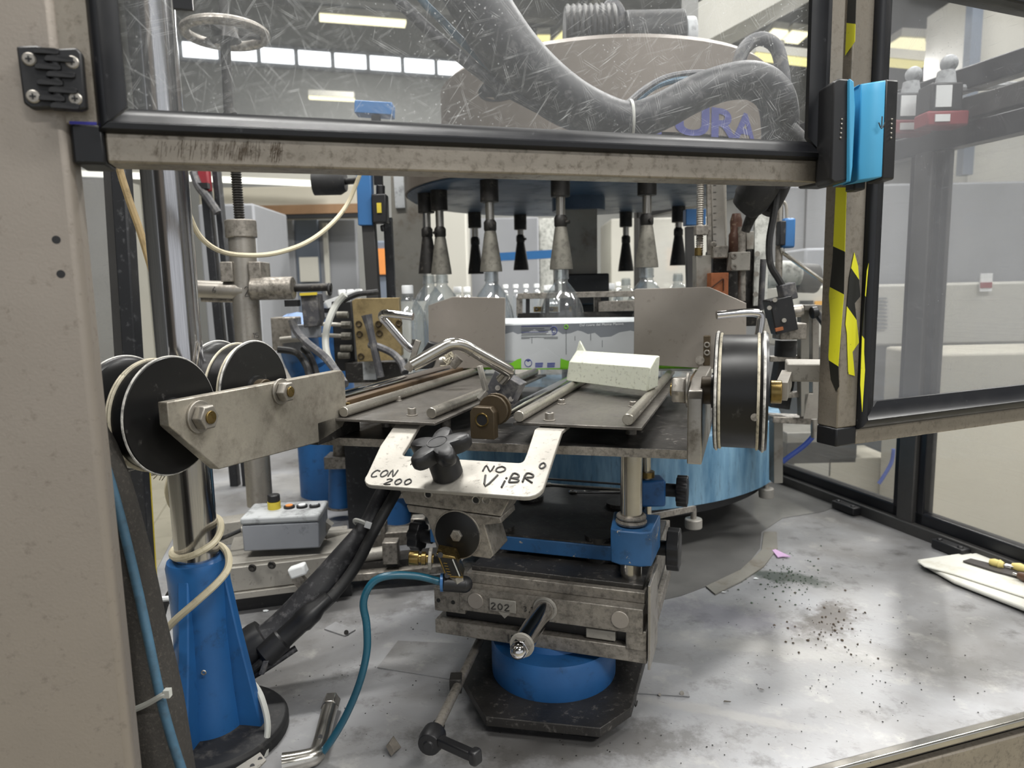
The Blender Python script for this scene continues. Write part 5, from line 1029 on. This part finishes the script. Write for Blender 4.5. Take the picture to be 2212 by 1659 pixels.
gc = thing('grey_column', 'pale grey machine column behind the left bells', 'column', at(885, 640, 2.3)); MB().bar(at(880, 300, 2.3), at(888, 650, 2.3), .1, .08, Y_).done('shaft', 'column_grey', gc, .003); MB().bar(at(862, 380, 2.26), at(866, 450, 2.26), .03, .03, Y_).done('bracket', 'grey_lid', gc)
ml = MB().lathe(at(692, 393, 1.85), X, [(.0, -.016), (.034, -.016), (.034, .05), (.025, .066), (0, .066)], 20).cyl(at(740, 393, 1.85), at(786, 388, 1.81), .008).done('lamp_head', 'rubber'); tag(ml, 'dark round lamp head on a stub under the door rail behind the spindle', 'lamp')

# ================================================================== CAROUSEL
KC = Vec((.2, 2.02, 0)); KB = Vec((.2, 1.93, 0))
ca = thing('rotary_carousel', 'rotary bottle carousel with blue drum base and stainless hood lettered in violet', 'carousel', (KC.x, KC.y, .11))
MB().lathe(KB + Z * .11, Z, [(.50, 0), (.52, .004), (.52, .14), (.515, .15), (.45, .152), (.45, .18), (.0, .18)], 96).done('drum_base', 'blue_pale', ca, 0, ang=40)
MB().lathe(KB + Z * .085, Z, [(.49, 0), (.49, .024)], 64).done('lower_ring', 'black_plastic', ca)
MB().lathe(KC + Z * .262, Z, [(.5, .02), (.5, .028), (0, .028)], 64).done('turntable', 'dirty_steel', ca)
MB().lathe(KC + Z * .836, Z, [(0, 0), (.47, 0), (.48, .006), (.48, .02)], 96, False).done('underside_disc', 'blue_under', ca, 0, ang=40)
MB().lathe(KC + Z * .856, Z, [(.478, -.01), (.486, -.01), (.486, .05), (.0, .052)], 96, False).done('rim_band', 'hood_steel', ca)
HC = Vec((.25, 1.91, .90)); HR = .42
MB().lathe(HC, Z, [(HR, 0), (HR, .185), (HR - .012, .196), (0, .2)], 96, False).done('hood', 'hood_steel', ca, 0, ang=40)
MB().box(KC + Z * .70, .094, .094, .25).done('centre_column', 'column_grey', ca, .003); MB().cyl(KC + Z * .80, KC + Z * .836, .075).done('column_flange', 'blue_under', ca); MB().box(KC + Vec((.015, -.02, .58)), .12, .12, .085).done('column_foot', 'black_plastic', ca, .004); MB().box(KC + Vec((0, 0, .42)), .1, .1, .3).done('lower_column', 'bell_dark', ca)
# lettering and line on the hood, wrapped round its front
def hoodp(x, y, off=.0008):
    d = ray(x, y); o2 = Vec((CAM.x - HC.x, CAM.y - HC.y)); d2 = Vec((d.x, d.y)); R = HR + off
    A = d2.dot(d2); B = o2.dot(d2); Cq = o2.dot(o2) - R * R; s = (-B - sqrt(max(0, B * B - A * Cq))) / A
    return CAM + d * s
pa, pb = hoodp(1226, 292), hoodp(1632, 300); a0 = math.atan2(pa.x - HC.x, -(pa.y - HC.y)); a1 = math.atan2(pb.x - HC.x, -(pb.y - HC.y))
zb = hoodp(1440, 288).z; zt_ = hoodp(1440, 226).z; hh = (zt_ - zb) / .69; wid = .0
def hood_map(off, ks): return lambda x, y: Vec((HC.x + (HR + off) * sin(a0 + x * ks), HC.y - (HR + off) * cos(a0 + x * ks), zb + y))
text_mesh('FUTURA', hood_map(.0012, (a1 - a0) / (hh * 3.62)), 'hood_lettering', 'ink_navy', ca, size=hh, bold=hh * .03, spacing=.93)
b = MB(); prev = None
for k in range(21):
    a = a0 + .08 + (a1 - a0 - .08) * k / 20; q = [Vec((HC.x + (HR + .001) * sin(a), HC.y - (HR + .001) * cos(a), zz)) for zz in (zb - .012, zb - .006)]
    if prev: b.face([prev[0], q[0], q[1], prev[1]])
    prev = q
b.done('hood_line', 'ink_navy', ca)
# oval opening on the hood
b = MB(); pts = []
for k in range(20): a = 2 * pi * k / 20; pts.append(hoodp(1082 + 52 * cos(a) * (1 if abs(cos(a)) < .7 else .95), 192 + 26 * sin(a) - 8 * cos(a), .001))
b.face(pts).done('hood_opening', 'black_plastic', ca)
# motors on the hood
for k, (x0, x1, yt) in enumerate(((1222, 1325, 40), (1352, 1470, 52))):
    p = at((x0 + x1) / 2, 110, 1.9); t = thing('hood_motor', ('dark finned motor standing on the hood', 'dark rounded motor housing on the hood')[k], 'motor', p - Z * .04); w = (x1 - x0) / 1500 * 1.9
    hgt = at(0, yt, 1.9).z - p.z
    MB().cyl(p - X * w / 2 + Z * (hgt * .35), p + X * w / 2 + Z * (hgt * .35), hgt * .62, n=28).done('body', 'rubber', t, .004); MB().box(p - Z * .06, w * .9, .1, .12).done('foot', 'rubber', t)
    if k == 0:
        for j in range(9): MB().torus(p - X * w / 2 + X * w * (j + .5) / 9 + Z * (hgt * .35), X, hgt * .63, .004, 28, 5).done('fin', 'bell_dark', t)
        MB().tube([p + X * w * .3 + Z * hgt * .7, p + X * w * .45 + Z * hgt * 1.0, p + X * w * .62 + Z * hgt * .7, p + X * w * .7], .018).done('elbow', 'hose_dusty', t)
    else: MB().cyl(p + X * w / 2 + Z * (hgt * .3), p + X * (w / 2 + .03) + Z * (hgt * .3), hgt * .5).done('end_cap', 'grey_lid', t, .004)
# centring bells
BR = .43
def circ(x, y, back):
    d = ray(x, y); o2 = Vec((-KC.x, -KC.y)); d2 = Vec((d.x, d.y)); A = d2.dot(d2); B = o2.dot(d2); Cq = o2.dot(o2) - BR * BR; disc = B * B - A * Cq
    s = (-B + (1 if back else -1) * sqrt(max(disc, 0))) / A; return Vec((d.x * s, d.y * s, 0))
def bell(label, p, lift):
    t = thing('centring_bell', label, 'bell', p + Z * (.626 + lift), 'bottle centring bells under the carousel disc'); q = p
    MB().cyl(q + Z * .786, q + Z * .838, .0215, n=24).done('holder', 'bell_dark', t, .0015); MB().cyl(q + Z * (.742 + lift), q + Z * .79, .0105, n=18).done('spindle', 'worn_chrome', t)
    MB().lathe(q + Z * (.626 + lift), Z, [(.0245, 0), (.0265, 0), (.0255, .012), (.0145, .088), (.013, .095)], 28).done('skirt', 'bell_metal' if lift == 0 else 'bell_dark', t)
    MB().lathe(q + Z * (.72 + lift), Z, [(.0135, 0), (.0150, .004), (.0150, .02), (.011, .026)], 20).done('collar', 'bell_dark', t); a = random.uniform(-2.6, -.5); MB().cyl(q + Z * (.73 + lift), q + Z * (.73 + lift) + Vec((cos(a), sin(a), 0)) * .022, .0042, n=10).done('pin', 'bell_dark', t)
    return t
fb = [(952, 'leftmost of the front bells'), (1060, 'second front bell from the left'), (1212, 'third front bell, straight above the labels'), (1397, 'rightmost of the front bells')]
FRONT = []
for x, lb in fb:
    p = circ(x, 540, False); FRONT.append(p); bell('dusty grey centring bell, ' + lb, p, 0)
pL = Vec((KC.x - BR * cos(.16), KC.y + BR * sin(.16), 0)); pL = at(924, 540, 1.86); pL.z = 0
bell('dusty centring bell half hidden behind the leftmost front bell', pL, .004); FRONT.append(pL)
BACK = []
for x, lb, lf_ in ((1027, 'dark centring bell behind the second front bell', .012), (1125, 'small dark rear centring bell in the open gap', .024), (1352, 'dark rear centring bell left of the rightmost front bell', .012), (1465, 'small dark rear centring bell right of the rightmost front bell', .024)):
    p = circ(x, 540, True); BACK.append((x, p)); bell(lb, p, lf_)
# bottles
def bottle(label, p, z0, cap, group, h=.335, r=.052):
    t = thing('plastic_bottle', label, 'bottle', Vec((p.x, p.y, z0)), group); q = Vec((p.x, p.y, z0)); k = h / .335
    prof = [(0, 0), (r * .9, .002), (r, .012), (r, .05), (r * .96, .055), (r, .06), (r, .11), (r * .97, .115), (r, .12), (r, .20), (r * .99, .225), (r * .9, .25), (r * .65, .28), (r * .38, .298), (.0145, .304), (.0145, .309), (.017, .310), (.017, .313), (.0135, .314), (.0135, .335)]
    MB().lathe(q, Z, [(a, b * k) for a, b in prof], 32, False).done('body', 'pet', t, 0, ang=60)
    if cap: MB().lathe(q + Z * (.315 * k), Z, [(.0155, 0), (.0155, .019), (.014, .0215), (0, .0215)], 20).done('cap', 'cap_white', t)
    else: MB().lathe(q + Z * (.31 * k), Z, [(.0165, 0), (.0165, .02)], 20, False).done('neck_thread', 'pet', t)
    return t
nm = ('clear bottle clamped under the leftmost front bell', 'clear bottle under the second front bell', 'clear bottle under the bell above the labels', 'clear bottle under the rightmost front bell', 'clear bottle behind the leftmost front bell')
for k, p in enumerate(FRONT): bottle(nm[k], p, .294, False, 'bottles under the bells')
bottle('clear bottle under the small rear bell on the right', BACK[3][1], .29, False, 'bottles under the bells'); bottle('clear bottle under the dark rear bell left of it', BACK[2][1], .28, False, 'bottles under the bells')
for k, (x, Yd, lb) in enumerate(((880, 1.85, 'white capped bottle standing left of the first bell'), (988, 2.7, 'white capped bottle between the first two bells'), (1320, 2.75, 'white capped bottle right of the centre column'), (1008, 3.0, 'white capped bottle just behind the second bell'), (1190, 2.9, 'white capped bottle left of the bell above the labels'), (1182, 3.1, 'white capped bottle half hidden left of the bell above the labels'))):
    p = at(x, 620, Yd); bottle(lb, p, .264, True, 'white capped bottles on the outfeed')
for k, x in enumerate((1092, 1114, 1136, 1159, 738, 756, 774, 1335)):
    p = at(x, 620, 4.3 if x > 800 else 3.0); bottle(('first', 'second', 'third', 'fourth')[k] + ' of the row of tiny far bottles behind the labels' if k < 4 else ('left', 'middle', 'right')[k - 4] + ' far capped bottle left of the sensor post' if k < 7 else 'far white capped bottle right of the black column foot', p, .362 if x > 800 else .264, True, 'white capped bottles on the outfeed', .25 if x > 800 else .335, .03 if x > 800 else .017)
for nm_, lb, x0, x1, y0, y1, zz in (('outfeed_conveyor', 'steel outfeed conveyor carrying the white capped bottles', -1.0, .75, 1.62, 3.3, .262), ('outfeed_conveyor', 'far conveyor carrying the row of tiny bottles', -.3, .9, 4.2, 4.4, .36)):
    t = thing(nm_, lb, 'conveyor', ((x0 + x1) / 2, y1, -.9)); xa = -.42 if y0 < 2 else x0
    if y0 < 2:
        MB().box(((x0 + x1) / 2, 2.95, zz - .01), x1 - x0, .7, .02).done('belt', 'dirty_steel', t); MB().box((-.36, 2.1, zz - .01), .16, 1.1, .02).done('belt', 'dirty_steel', t); MB().box((-.36, 2.1, .12), .1, .9, .24).done('support', 'frame_black', t)
        for xx in (x0 + .1, x1 - .1): MB().box((xx, 3.2, -.32), .06, .06, 1.14).done('leg', 'frame_grey', t)
    else:
        MB().box(((x0 + x1) / 2, 4.3, zz - .01), x1 - x0, .2, .02).done('belt', 'dirty_steel', t)
        for xx in (x0 + .1, x1 - .1): MB().box((xx, 4.3, -.27), .06, .06, 1.24).done('leg', 'frame_grey', t)
# rack rail behind the labels
rk = thing('transfer_rack', 'steel transfer rack with dark slats and brass pins behind the labels', 'rack', at(1240, 682, 1.62))
MB().bar(at(1120, 640, 1.62), at(1372, 634, 1.58), .03, .013).done('top_bar', 'dirty_steel', rk, .001); MB().bar(at(1120, 684, 1.63), at(1372, 680, 1.59), .04, .016).done('lower_bar', 'bell_dark', rk)
for k, x in enumerate((1122, 1140, 1182, 1214, 1222, 1250, 1290)): MB().bar(at(x, 642, 1.62), at(x, 682, 1.62), .014 if k in (0, 4, 6) else .009, .02, Y_).done('slat', 'dirty_steel' if k in (0, 6) else 'black_plastic', rk)
for x in (1163, 1195, 1224): MB().box(at(x, 668, 1.63), .022, .01, .012).done('pin_block', 'brass', rk); MB().ball(at(x - 4, 668, 1.62), .0045, n=8).done('pin', 'steel', rk)
MB().bar(at(1296, 662, 1.60), at(1372, 660, 1.57), .03, .024).done('side_block', 'dirty_steel', rk, .001)
for k in range(7): MB().cyl(at(1135 + k * 36, 640, 1.61), at(1135 + k * 36, 632, 1.61), .005, n=6).done('bolt', 'bell_dark', rk)
# levelling feet under the drum
for k, (q, Yd) in enumerate((((1498, 1128), 1.38), ((1655, 1062), 1.62))):
    t = thing('levelling_foot', ('steel levelling foot under the front of the drum base', 'steel levelling foot under the right edge of the drum base')[k], 'foot', at(*q, Yd)); MB().cyl(at(q[0], q[1] + 12, Yd), at(q[0], q[1] - 8, Yd), .0175, n=24).done('pad', 'alu', t, .002); MB().cyl(at(q[0], q[1] - 8, Yd), at(q[0], q[1] - 30, Yd), .006).done('stud', 'steel', t)

# ================================================================== RIGHT CLUSTER
YC = 1.40
rc = thing('height_gauge', 'threaded rod and ruled steel bar beside the right guide plate', 'gauge', at(1540, 640, YC))
thread(at(1513, 380, YC), at(1511, 545, YC), .0075, 34, rc, 'steel'); MB().bar(at(1531, 380, YC), at(1532, 550, YC), .008, .008, Y_).done('rod', 'dirty_steel', rc); MB().bar(at(1548, 380, YC), at(1552, 545, YC), .025, .012, Y_).done('ruler', 'steel', rc, .001); MB().bar(at(1562, 380, YC + .005), at(1564, 540, YC + .005), .008, .015, Y_).done('ruler_edge', 'alu', rc)
MB().box(at(1514, 498, YC - .008), .024, .02, .018).prism([at(1526, 490, YC - .01), at(1536, 498, YC - .01), at(1526, 505, YC - .01)], Y_ * .006).done('pointer', 'dirty_steel', rc, .001); MB().box(at(1552, 545, YC - .005), .03, .03, .024).cyl(at(1541, 528, YC - .014), at(1541, 528, YC - .02), .006).done('foot', 'dirty_steel', rc, .002); MB().cyl(at(1509, 535, YC), at(1509, 552, YC), .008).done('bush', 'brass', rc); MB().bar(at(1516, 552, YC + .01), at(1516, 640, YC + .01), .03, .03, Y_).done('pillar', 'column_grey', rc, .001)
MB().box(at(1568, 600, YC + .05), .07, .06, .11).done('housing', 'black_plate', rc, .002)
for k in range(9): MB().bar(at(1541, 400 + k * 15, YC - .0065), at(1547, 400 + k * 15, YC - .0065), .0006, .0008).done('scale_mark', 'marker', rc)
rb = thing('copper_block', 'copper brown block with diagonal groove behind the guide plate', 'block', at(1550, 625, 1.38)); MB().box(at(1550, 615, 1.38), .034, .03, .046).done('body', 'rust_block', rb, .001); MB().bar(at(1536, 622, 1.363), at(1562, 602, 1.363), .001, .002).bar(at(1563, 602, 1.363), at(1563, 628, 1.363), .001, .003, Y_).done('groove', 'rust_brown', rb)
bs = thing('blue_bracket', 'bright blue bracket behind the threaded rod', 'bracket', at(1500, 490, 1.7)); MB().box(at(1500, 470, 1.7), .048, .03, .038).done('body', 'blue_glossy', bs, .002); MB().bar(at(1489, 490, 1.7), at(1492, 640, 1.7), .018, .02, Y_).done('leg', 'frame_grey', bs)
rgk = thing('pressure_fitting', 'rusty brown fitting on steel rod with silver clamp block', 'fitting', at(1600, 700, YC)); MB().lathe(at(1589, 545, YC), Z, [(.008, -.01), (.011, 0), (.014, .004), (.014, .034), (.011, .04), (.012, .06), (.008, .075)], 14).done('body', 'rust_brown', rgk); MB().cyl(at(1602, 490, YC - .012), at(1602, 650, YC - .012), .0075).done('rod', 'dirty_steel', rgk)
cbk = MB().box(at(1595, 565, YC - .02), .037, .03, .036).done('clamp_block', 'alu', rgk, .0015)
for y in (553, 577): MB().torus(at(1585, y, YC - .036), Y_, .0045, .002, 16, 6).done('clamp_screw', 'dirty_steel', cbk)
MB().box(at(1617, 520, YC + .01), .015, .02, .035).done('lug', 'column_grey', rgk, .001); MB().box(at(1612, 620, YC + .045), .05, .03, .16).done('backing', 'bell_dark', rgk, .002); MB().bar(at(1645, 440, YC + .03), at(1640, 660, YC + .03), .028, .012, Y_).done('upright_strip', 'skin_seal', rgk)
for q in ((1636, 548), (1634, 592), (1632, 636)): MB().cyl(at(q[0], q[1], YC + .02), at(q[0], q[1], YC), .005).done('stud', 'alu', rgk)
MB().cyl(at(1649, 560, YC), at(1643, 670, YC), .006).done('tube', 'hose_dusty', rgk)
bl = thing('black_bellows', 'pair of crumpled black protective sleeves under the door rail', 'sleeve', at(1640, 440, 1.32)); MB().tube([at(1660, 360, 1.30), at(1640, 400, 1.30), at(1622, 432, 1.31), at(1604, 452, 1.32)], [.034, .036, .034, .024], 16).done('sleeve', 'rubber', bl); MB().tube([at(1688, 360, 1.32), at(1680, 400, 1.32), at(1664, 440, 1.33), at(1652, 460, 1.33)], [.022, .023, .02, .014], 14).done('sleeve', 'rubber', bl); MB().tube([at(1640, 440, 1.32), at(1622, 470, 1.33), at(1610, 500, 1.34)], [.014, .01, .008], 10).done('sleeve_tip', 'rubber', bl)
cable('black_cable', [at(1680, 400, 1.3), at(1672, 460, 1.3), at(1662, 520, 1.3), at(1664, 570, 1.3), at(1680, 600, 1.3), at(1695, 625, 1.3)], .0065, 'rubber', 'black cable hanging down to the tilted sensor block')
va = thing('blue_valve', 'small blue and black solenoid valve hanging by a thin pipe', 'valve', at(1700, 540, 1.42)); MB().bar(at(1702, 472, 1.42), at(1700, 536, 1.42), .024, .024, Y_).done('body', 'blue_glossy', va, .004); MB().bar(at(1688, 478, 1.415), at(1686, 530, 1.415), .012, .022, Y_).done('coil', 'frame_black', va, .002); MB().tube([at(1686, 480, 1.42), at(1687, 445, 1.42), at(1692, 436, 1.42), at(1698, 445, 1.42), at(1700, 472, 1.42)], .0032).done('pipe', 'alu', va)
MB().cyl(at(1684, 440, 1.43), at(1682, 600, 1.43), .007).done('rod', 'dirty_steel', va); MB().tube([at(1690, 535, 1.42), at(1692, 545, 1.42), at(1700, 552, 1.42), at(1795, 620, 1.40)], .0042, 8, 4).done('lever_rod', 'worn_chrome', va)
wr = thing('wrapped_pipe', 'pipe wrapped in shiny plastic film beyond the sensor block', 'pipe', at(1720, 610, 2.0)); MB().tube([at(1650, 600, 2.0), at(1690, 592, 2.0), at(1725, 592, 2.0)], [.032, .038, .034], 12).done('film', 'skin_seal', wr); MB().cyl(at(1715, 600, 2.02), at(1765, 602, 2.02), .042).done('black_end', 'rubber', wr, .006)
se = thing('tilted_sensor', 'tilted black sensor block with small lenses beside the guide plate', 'sensor', at(1685, 720, 1.3)); tz = (Z + X * -.22).normalized(); tx = Vec((tz.z, 0, -tz.x)); MB().box(at(1685, 680, 1.3), .042, .04, .065, (tx, Y_, tz)).done('body', 'black_plastic', se, .002); MB().box(at(1700, 630, 1.3), .026, .03, .03, (tx, Y_, tz)).done('neck', 'hose_dusty', se, .002)
for q in ((1662, 665), (1694, 692), (1674, 648)): MB().cyl(at(q[0], q[1], 1.275), at(q[0], q[1], 1.282), .004).done('screw', 'alu', se)
MB().box(at(1683, 711, 1.278), .014, .004, .006, (tx, Y_, tz)).done('label', 'rust_block', se); MB().prism([at(1648, 690, 1.28), at(1656, 688, 1.28), at(1668, 730, 1.28), at(1640, 735, 1.28)], Y_ * .02).done('shield', 'alu', se); MB().cyl(at(1697, 675, 1.3), at(1727, 672, 1.3), .011).done('bolt', 'steel', se); MB().box(at(1705, 715, 1.31), .05, .04, .03).done('bracket', 'dirty_steel', se, .002)
MB().cyl(at(1698, 735, 1.34), at(1696, 770, 1.34), .02).done('hose_stub', 'rubber', se)
sb = thing('slotted_bracket', 'grey slotted bracket with black clamp lever right of the spool', 'bracket', at(1760, 900, 1.42)); 
MB().prism([at(*q, 1.42) for q in ((1730, 662), (1748, 662), (1748, 850), (1738, 900), (1730, 900))], Y_ * .02).done('side', 'column_grey', sb, .001); MB().prism([at(*q, 1.42) for q in ((1755, 662), (1770, 664), (1768, 905), (1735, 905), (1738, 850), (1756, 850))], Y_ * .02).done('side', 'steel', sb, .001); MB().bar(at(1730, 664, 1.43), at(1768, 664, 1.43), .04, .01).done('top', 'steel', sb)
MB().cyl(at(1752, 676, 1.40), at(1766, 674, 1.40), .012).done('lever_hub', 'black_plastic', sb, .002); MB().bar(at(1764, 676, 1.40), at(1792, 714, 1.38), .013, .012, Y_).done('lever', 'black_plastic', sb, .003); MB().cyl(at(1700, 674, 1.42), at(1732, 670, 1.42), .012).done('stud', 'steel', sb)
for y0, x0 in ((775, 1660), (853, 1690)): MB().bar(at(x0, y0, 1.44), at(1735, y0 - 2, 1.44), .02, .011).done('arm', 'dirty_steel', sb, .001)
MB().bar(at(1660, 902, 1.46), at(1742, 906, 1.46), .05, .014).done('foot_bar', 'dirty_steel', sb, .002); MB().bar(at(1676, 905, 1.5), at(1676, 1040, 1.5), .02, .03, Y_).done('leg', 'column_grey', sb, .001); MB().cyl(at(1758, 905, 1.45), at(1759, 945, 1.45), .007).done('rod', 'steel', sb)
MB().bar(at(1700, 765, 1.47), at(1680, 880, 1.47), .04, .03, Y_).done('dark_hose', 'rubber', sb)
cable('navy_hose', [at(1800, 860, 1.55), at(1782, 905, 1.55), at(1745, 955, 1.55), at(1700, 990, 1.55), at(1690, 998, 1.55)], .006, 'navy_hose', 'dark blue air hose curving beside the striped post', 'hose')
cable('navy_hose', [at(1930, 970, 2.2), at(1925, 1000, 2.2), at(1905, 1035, 2.2), at(1898, 1045, 2.2)], .006, 'navy_hose', 'blue hose loop seen behind the right fence pane', 'hose')
fs = thing('stepped_machine', 'stepped beige machine frame outside the right guard fence', 'machine', at(1800, 1020, 2.5))
for px, m_ in (((1700, 935, 1870, 955), 'column_grey'), ((1700, 955, 1850, 1000), 'black_plastic'), ((1790, 990, 1920, 1100), 'beige_wall'), ((1715, 1000, 1795, 1030), 'white_panel')):
    a_ = at(px[0], px[1], 2.5); b_ = at(px[2], px[3], 2.5); MB().box((a_ + b_) / 2 + Y_ * .1, b_.x - a_.x, .2, a_.z - b_.z).done('step', m_, fs, .003)
# ================================================================== BIG FLEX HOSE AND TUBES BEHIND THE DOOR
bhz = cable('corrugated_hose', [at(880, -420, 1.04), at(930, -220, 1.06), at(1000, -60, 1.08), at(1060, 50, 1.09), at(1130, 140, 1.1), at(1215, 212, 1.12), at(1300, 252, 1.14), at(1365, 262, 1.15), at(1430, 240, 1.16), at(1500, 203, 1.18), at(1570, 178, 1.2), at(1630, 175, 1.22), at(1672, 205, 1.24), at(1685, 260, 1.26), at(1680, 330, 1.28), at(1665, 400, 1.30)], [.044, .044, .044, .044, .042, .039, .034, .030, .029, .029, .029, .031, .032, .032, .03, .03], 'hose_black', 'thick dusty black hose sagging across behind the scratched pane', 'hose', 20, 6)
MB().torus(at(1362, 262, 1.15), at(1400, 255, 1.15) - at(1330, 258, 1.15), .031, .0025, 28, 6).done('hose_tie', 'tie_grey', bhz)
cable('black_hose', [at(740, -400, 1.1), at(770, -180, 1.1), at(830, -40, 1.1), at(900, 40, 1.1), at(985, 115, 1.1), at(1070, 180, 1.1), at(1150, 225, 1.1), at(1230, 262, 1.12)], .009, 'hose_black', 'thin black tube left of the thick sagging hose', 'tube', 10)
cable('blue_tube', [at(800, -400, 1.12), at(830, -180, 1.12), at(890, -30, 1.12), at(960, 50, 1.12), at(1040, 130, 1.12), at(1110, 190, 1.12), at(1180, 235, 1.13)], .006, 'blue_hose', 'thin blue grey tube between the black tube and the thick hose', 'tube', 10)
cable('grey_tube', [at(1345, 235, 1.16), at(1390, 195, 1.18), at(1440, 168, 1.2), at(1500, 158, 1.22), at(1560, 160, 1.24)], .0055, 'hose_dusty', 'thin grey tube arching above the sagging hose', 'tube', 8)
cable('grey_tube', [at(1352, 240, 1.17), at(1410, 190, 1.19), at(1470, 172, 1.21), at(1540, 176, 1.23)], .0055, 'blue_hose', 'second thin bluish tube arching above the sagging hose', 'tube', 8)
cable('arched_hose', [at(1590, 170, 1.4), at(1605, 110, 1.4), at(1640, 84, 1.4), at(1675, 100, 1.4), at(1690, 150, 1.4), at(1696, 210, 1.4)], .013, 'hose_dusty', 'arched dusty hose rising above the sagging hose', 'hose', 12)
cable('black_hose', [at(1690, 250, 1.25), at(1715, 280, 1.24), at(1745, 310, 1.22), at(1760, 330, 1.22)], .010, 'rubber', 'short black tube beside the right end of the sagging hose', 'tube', 10)
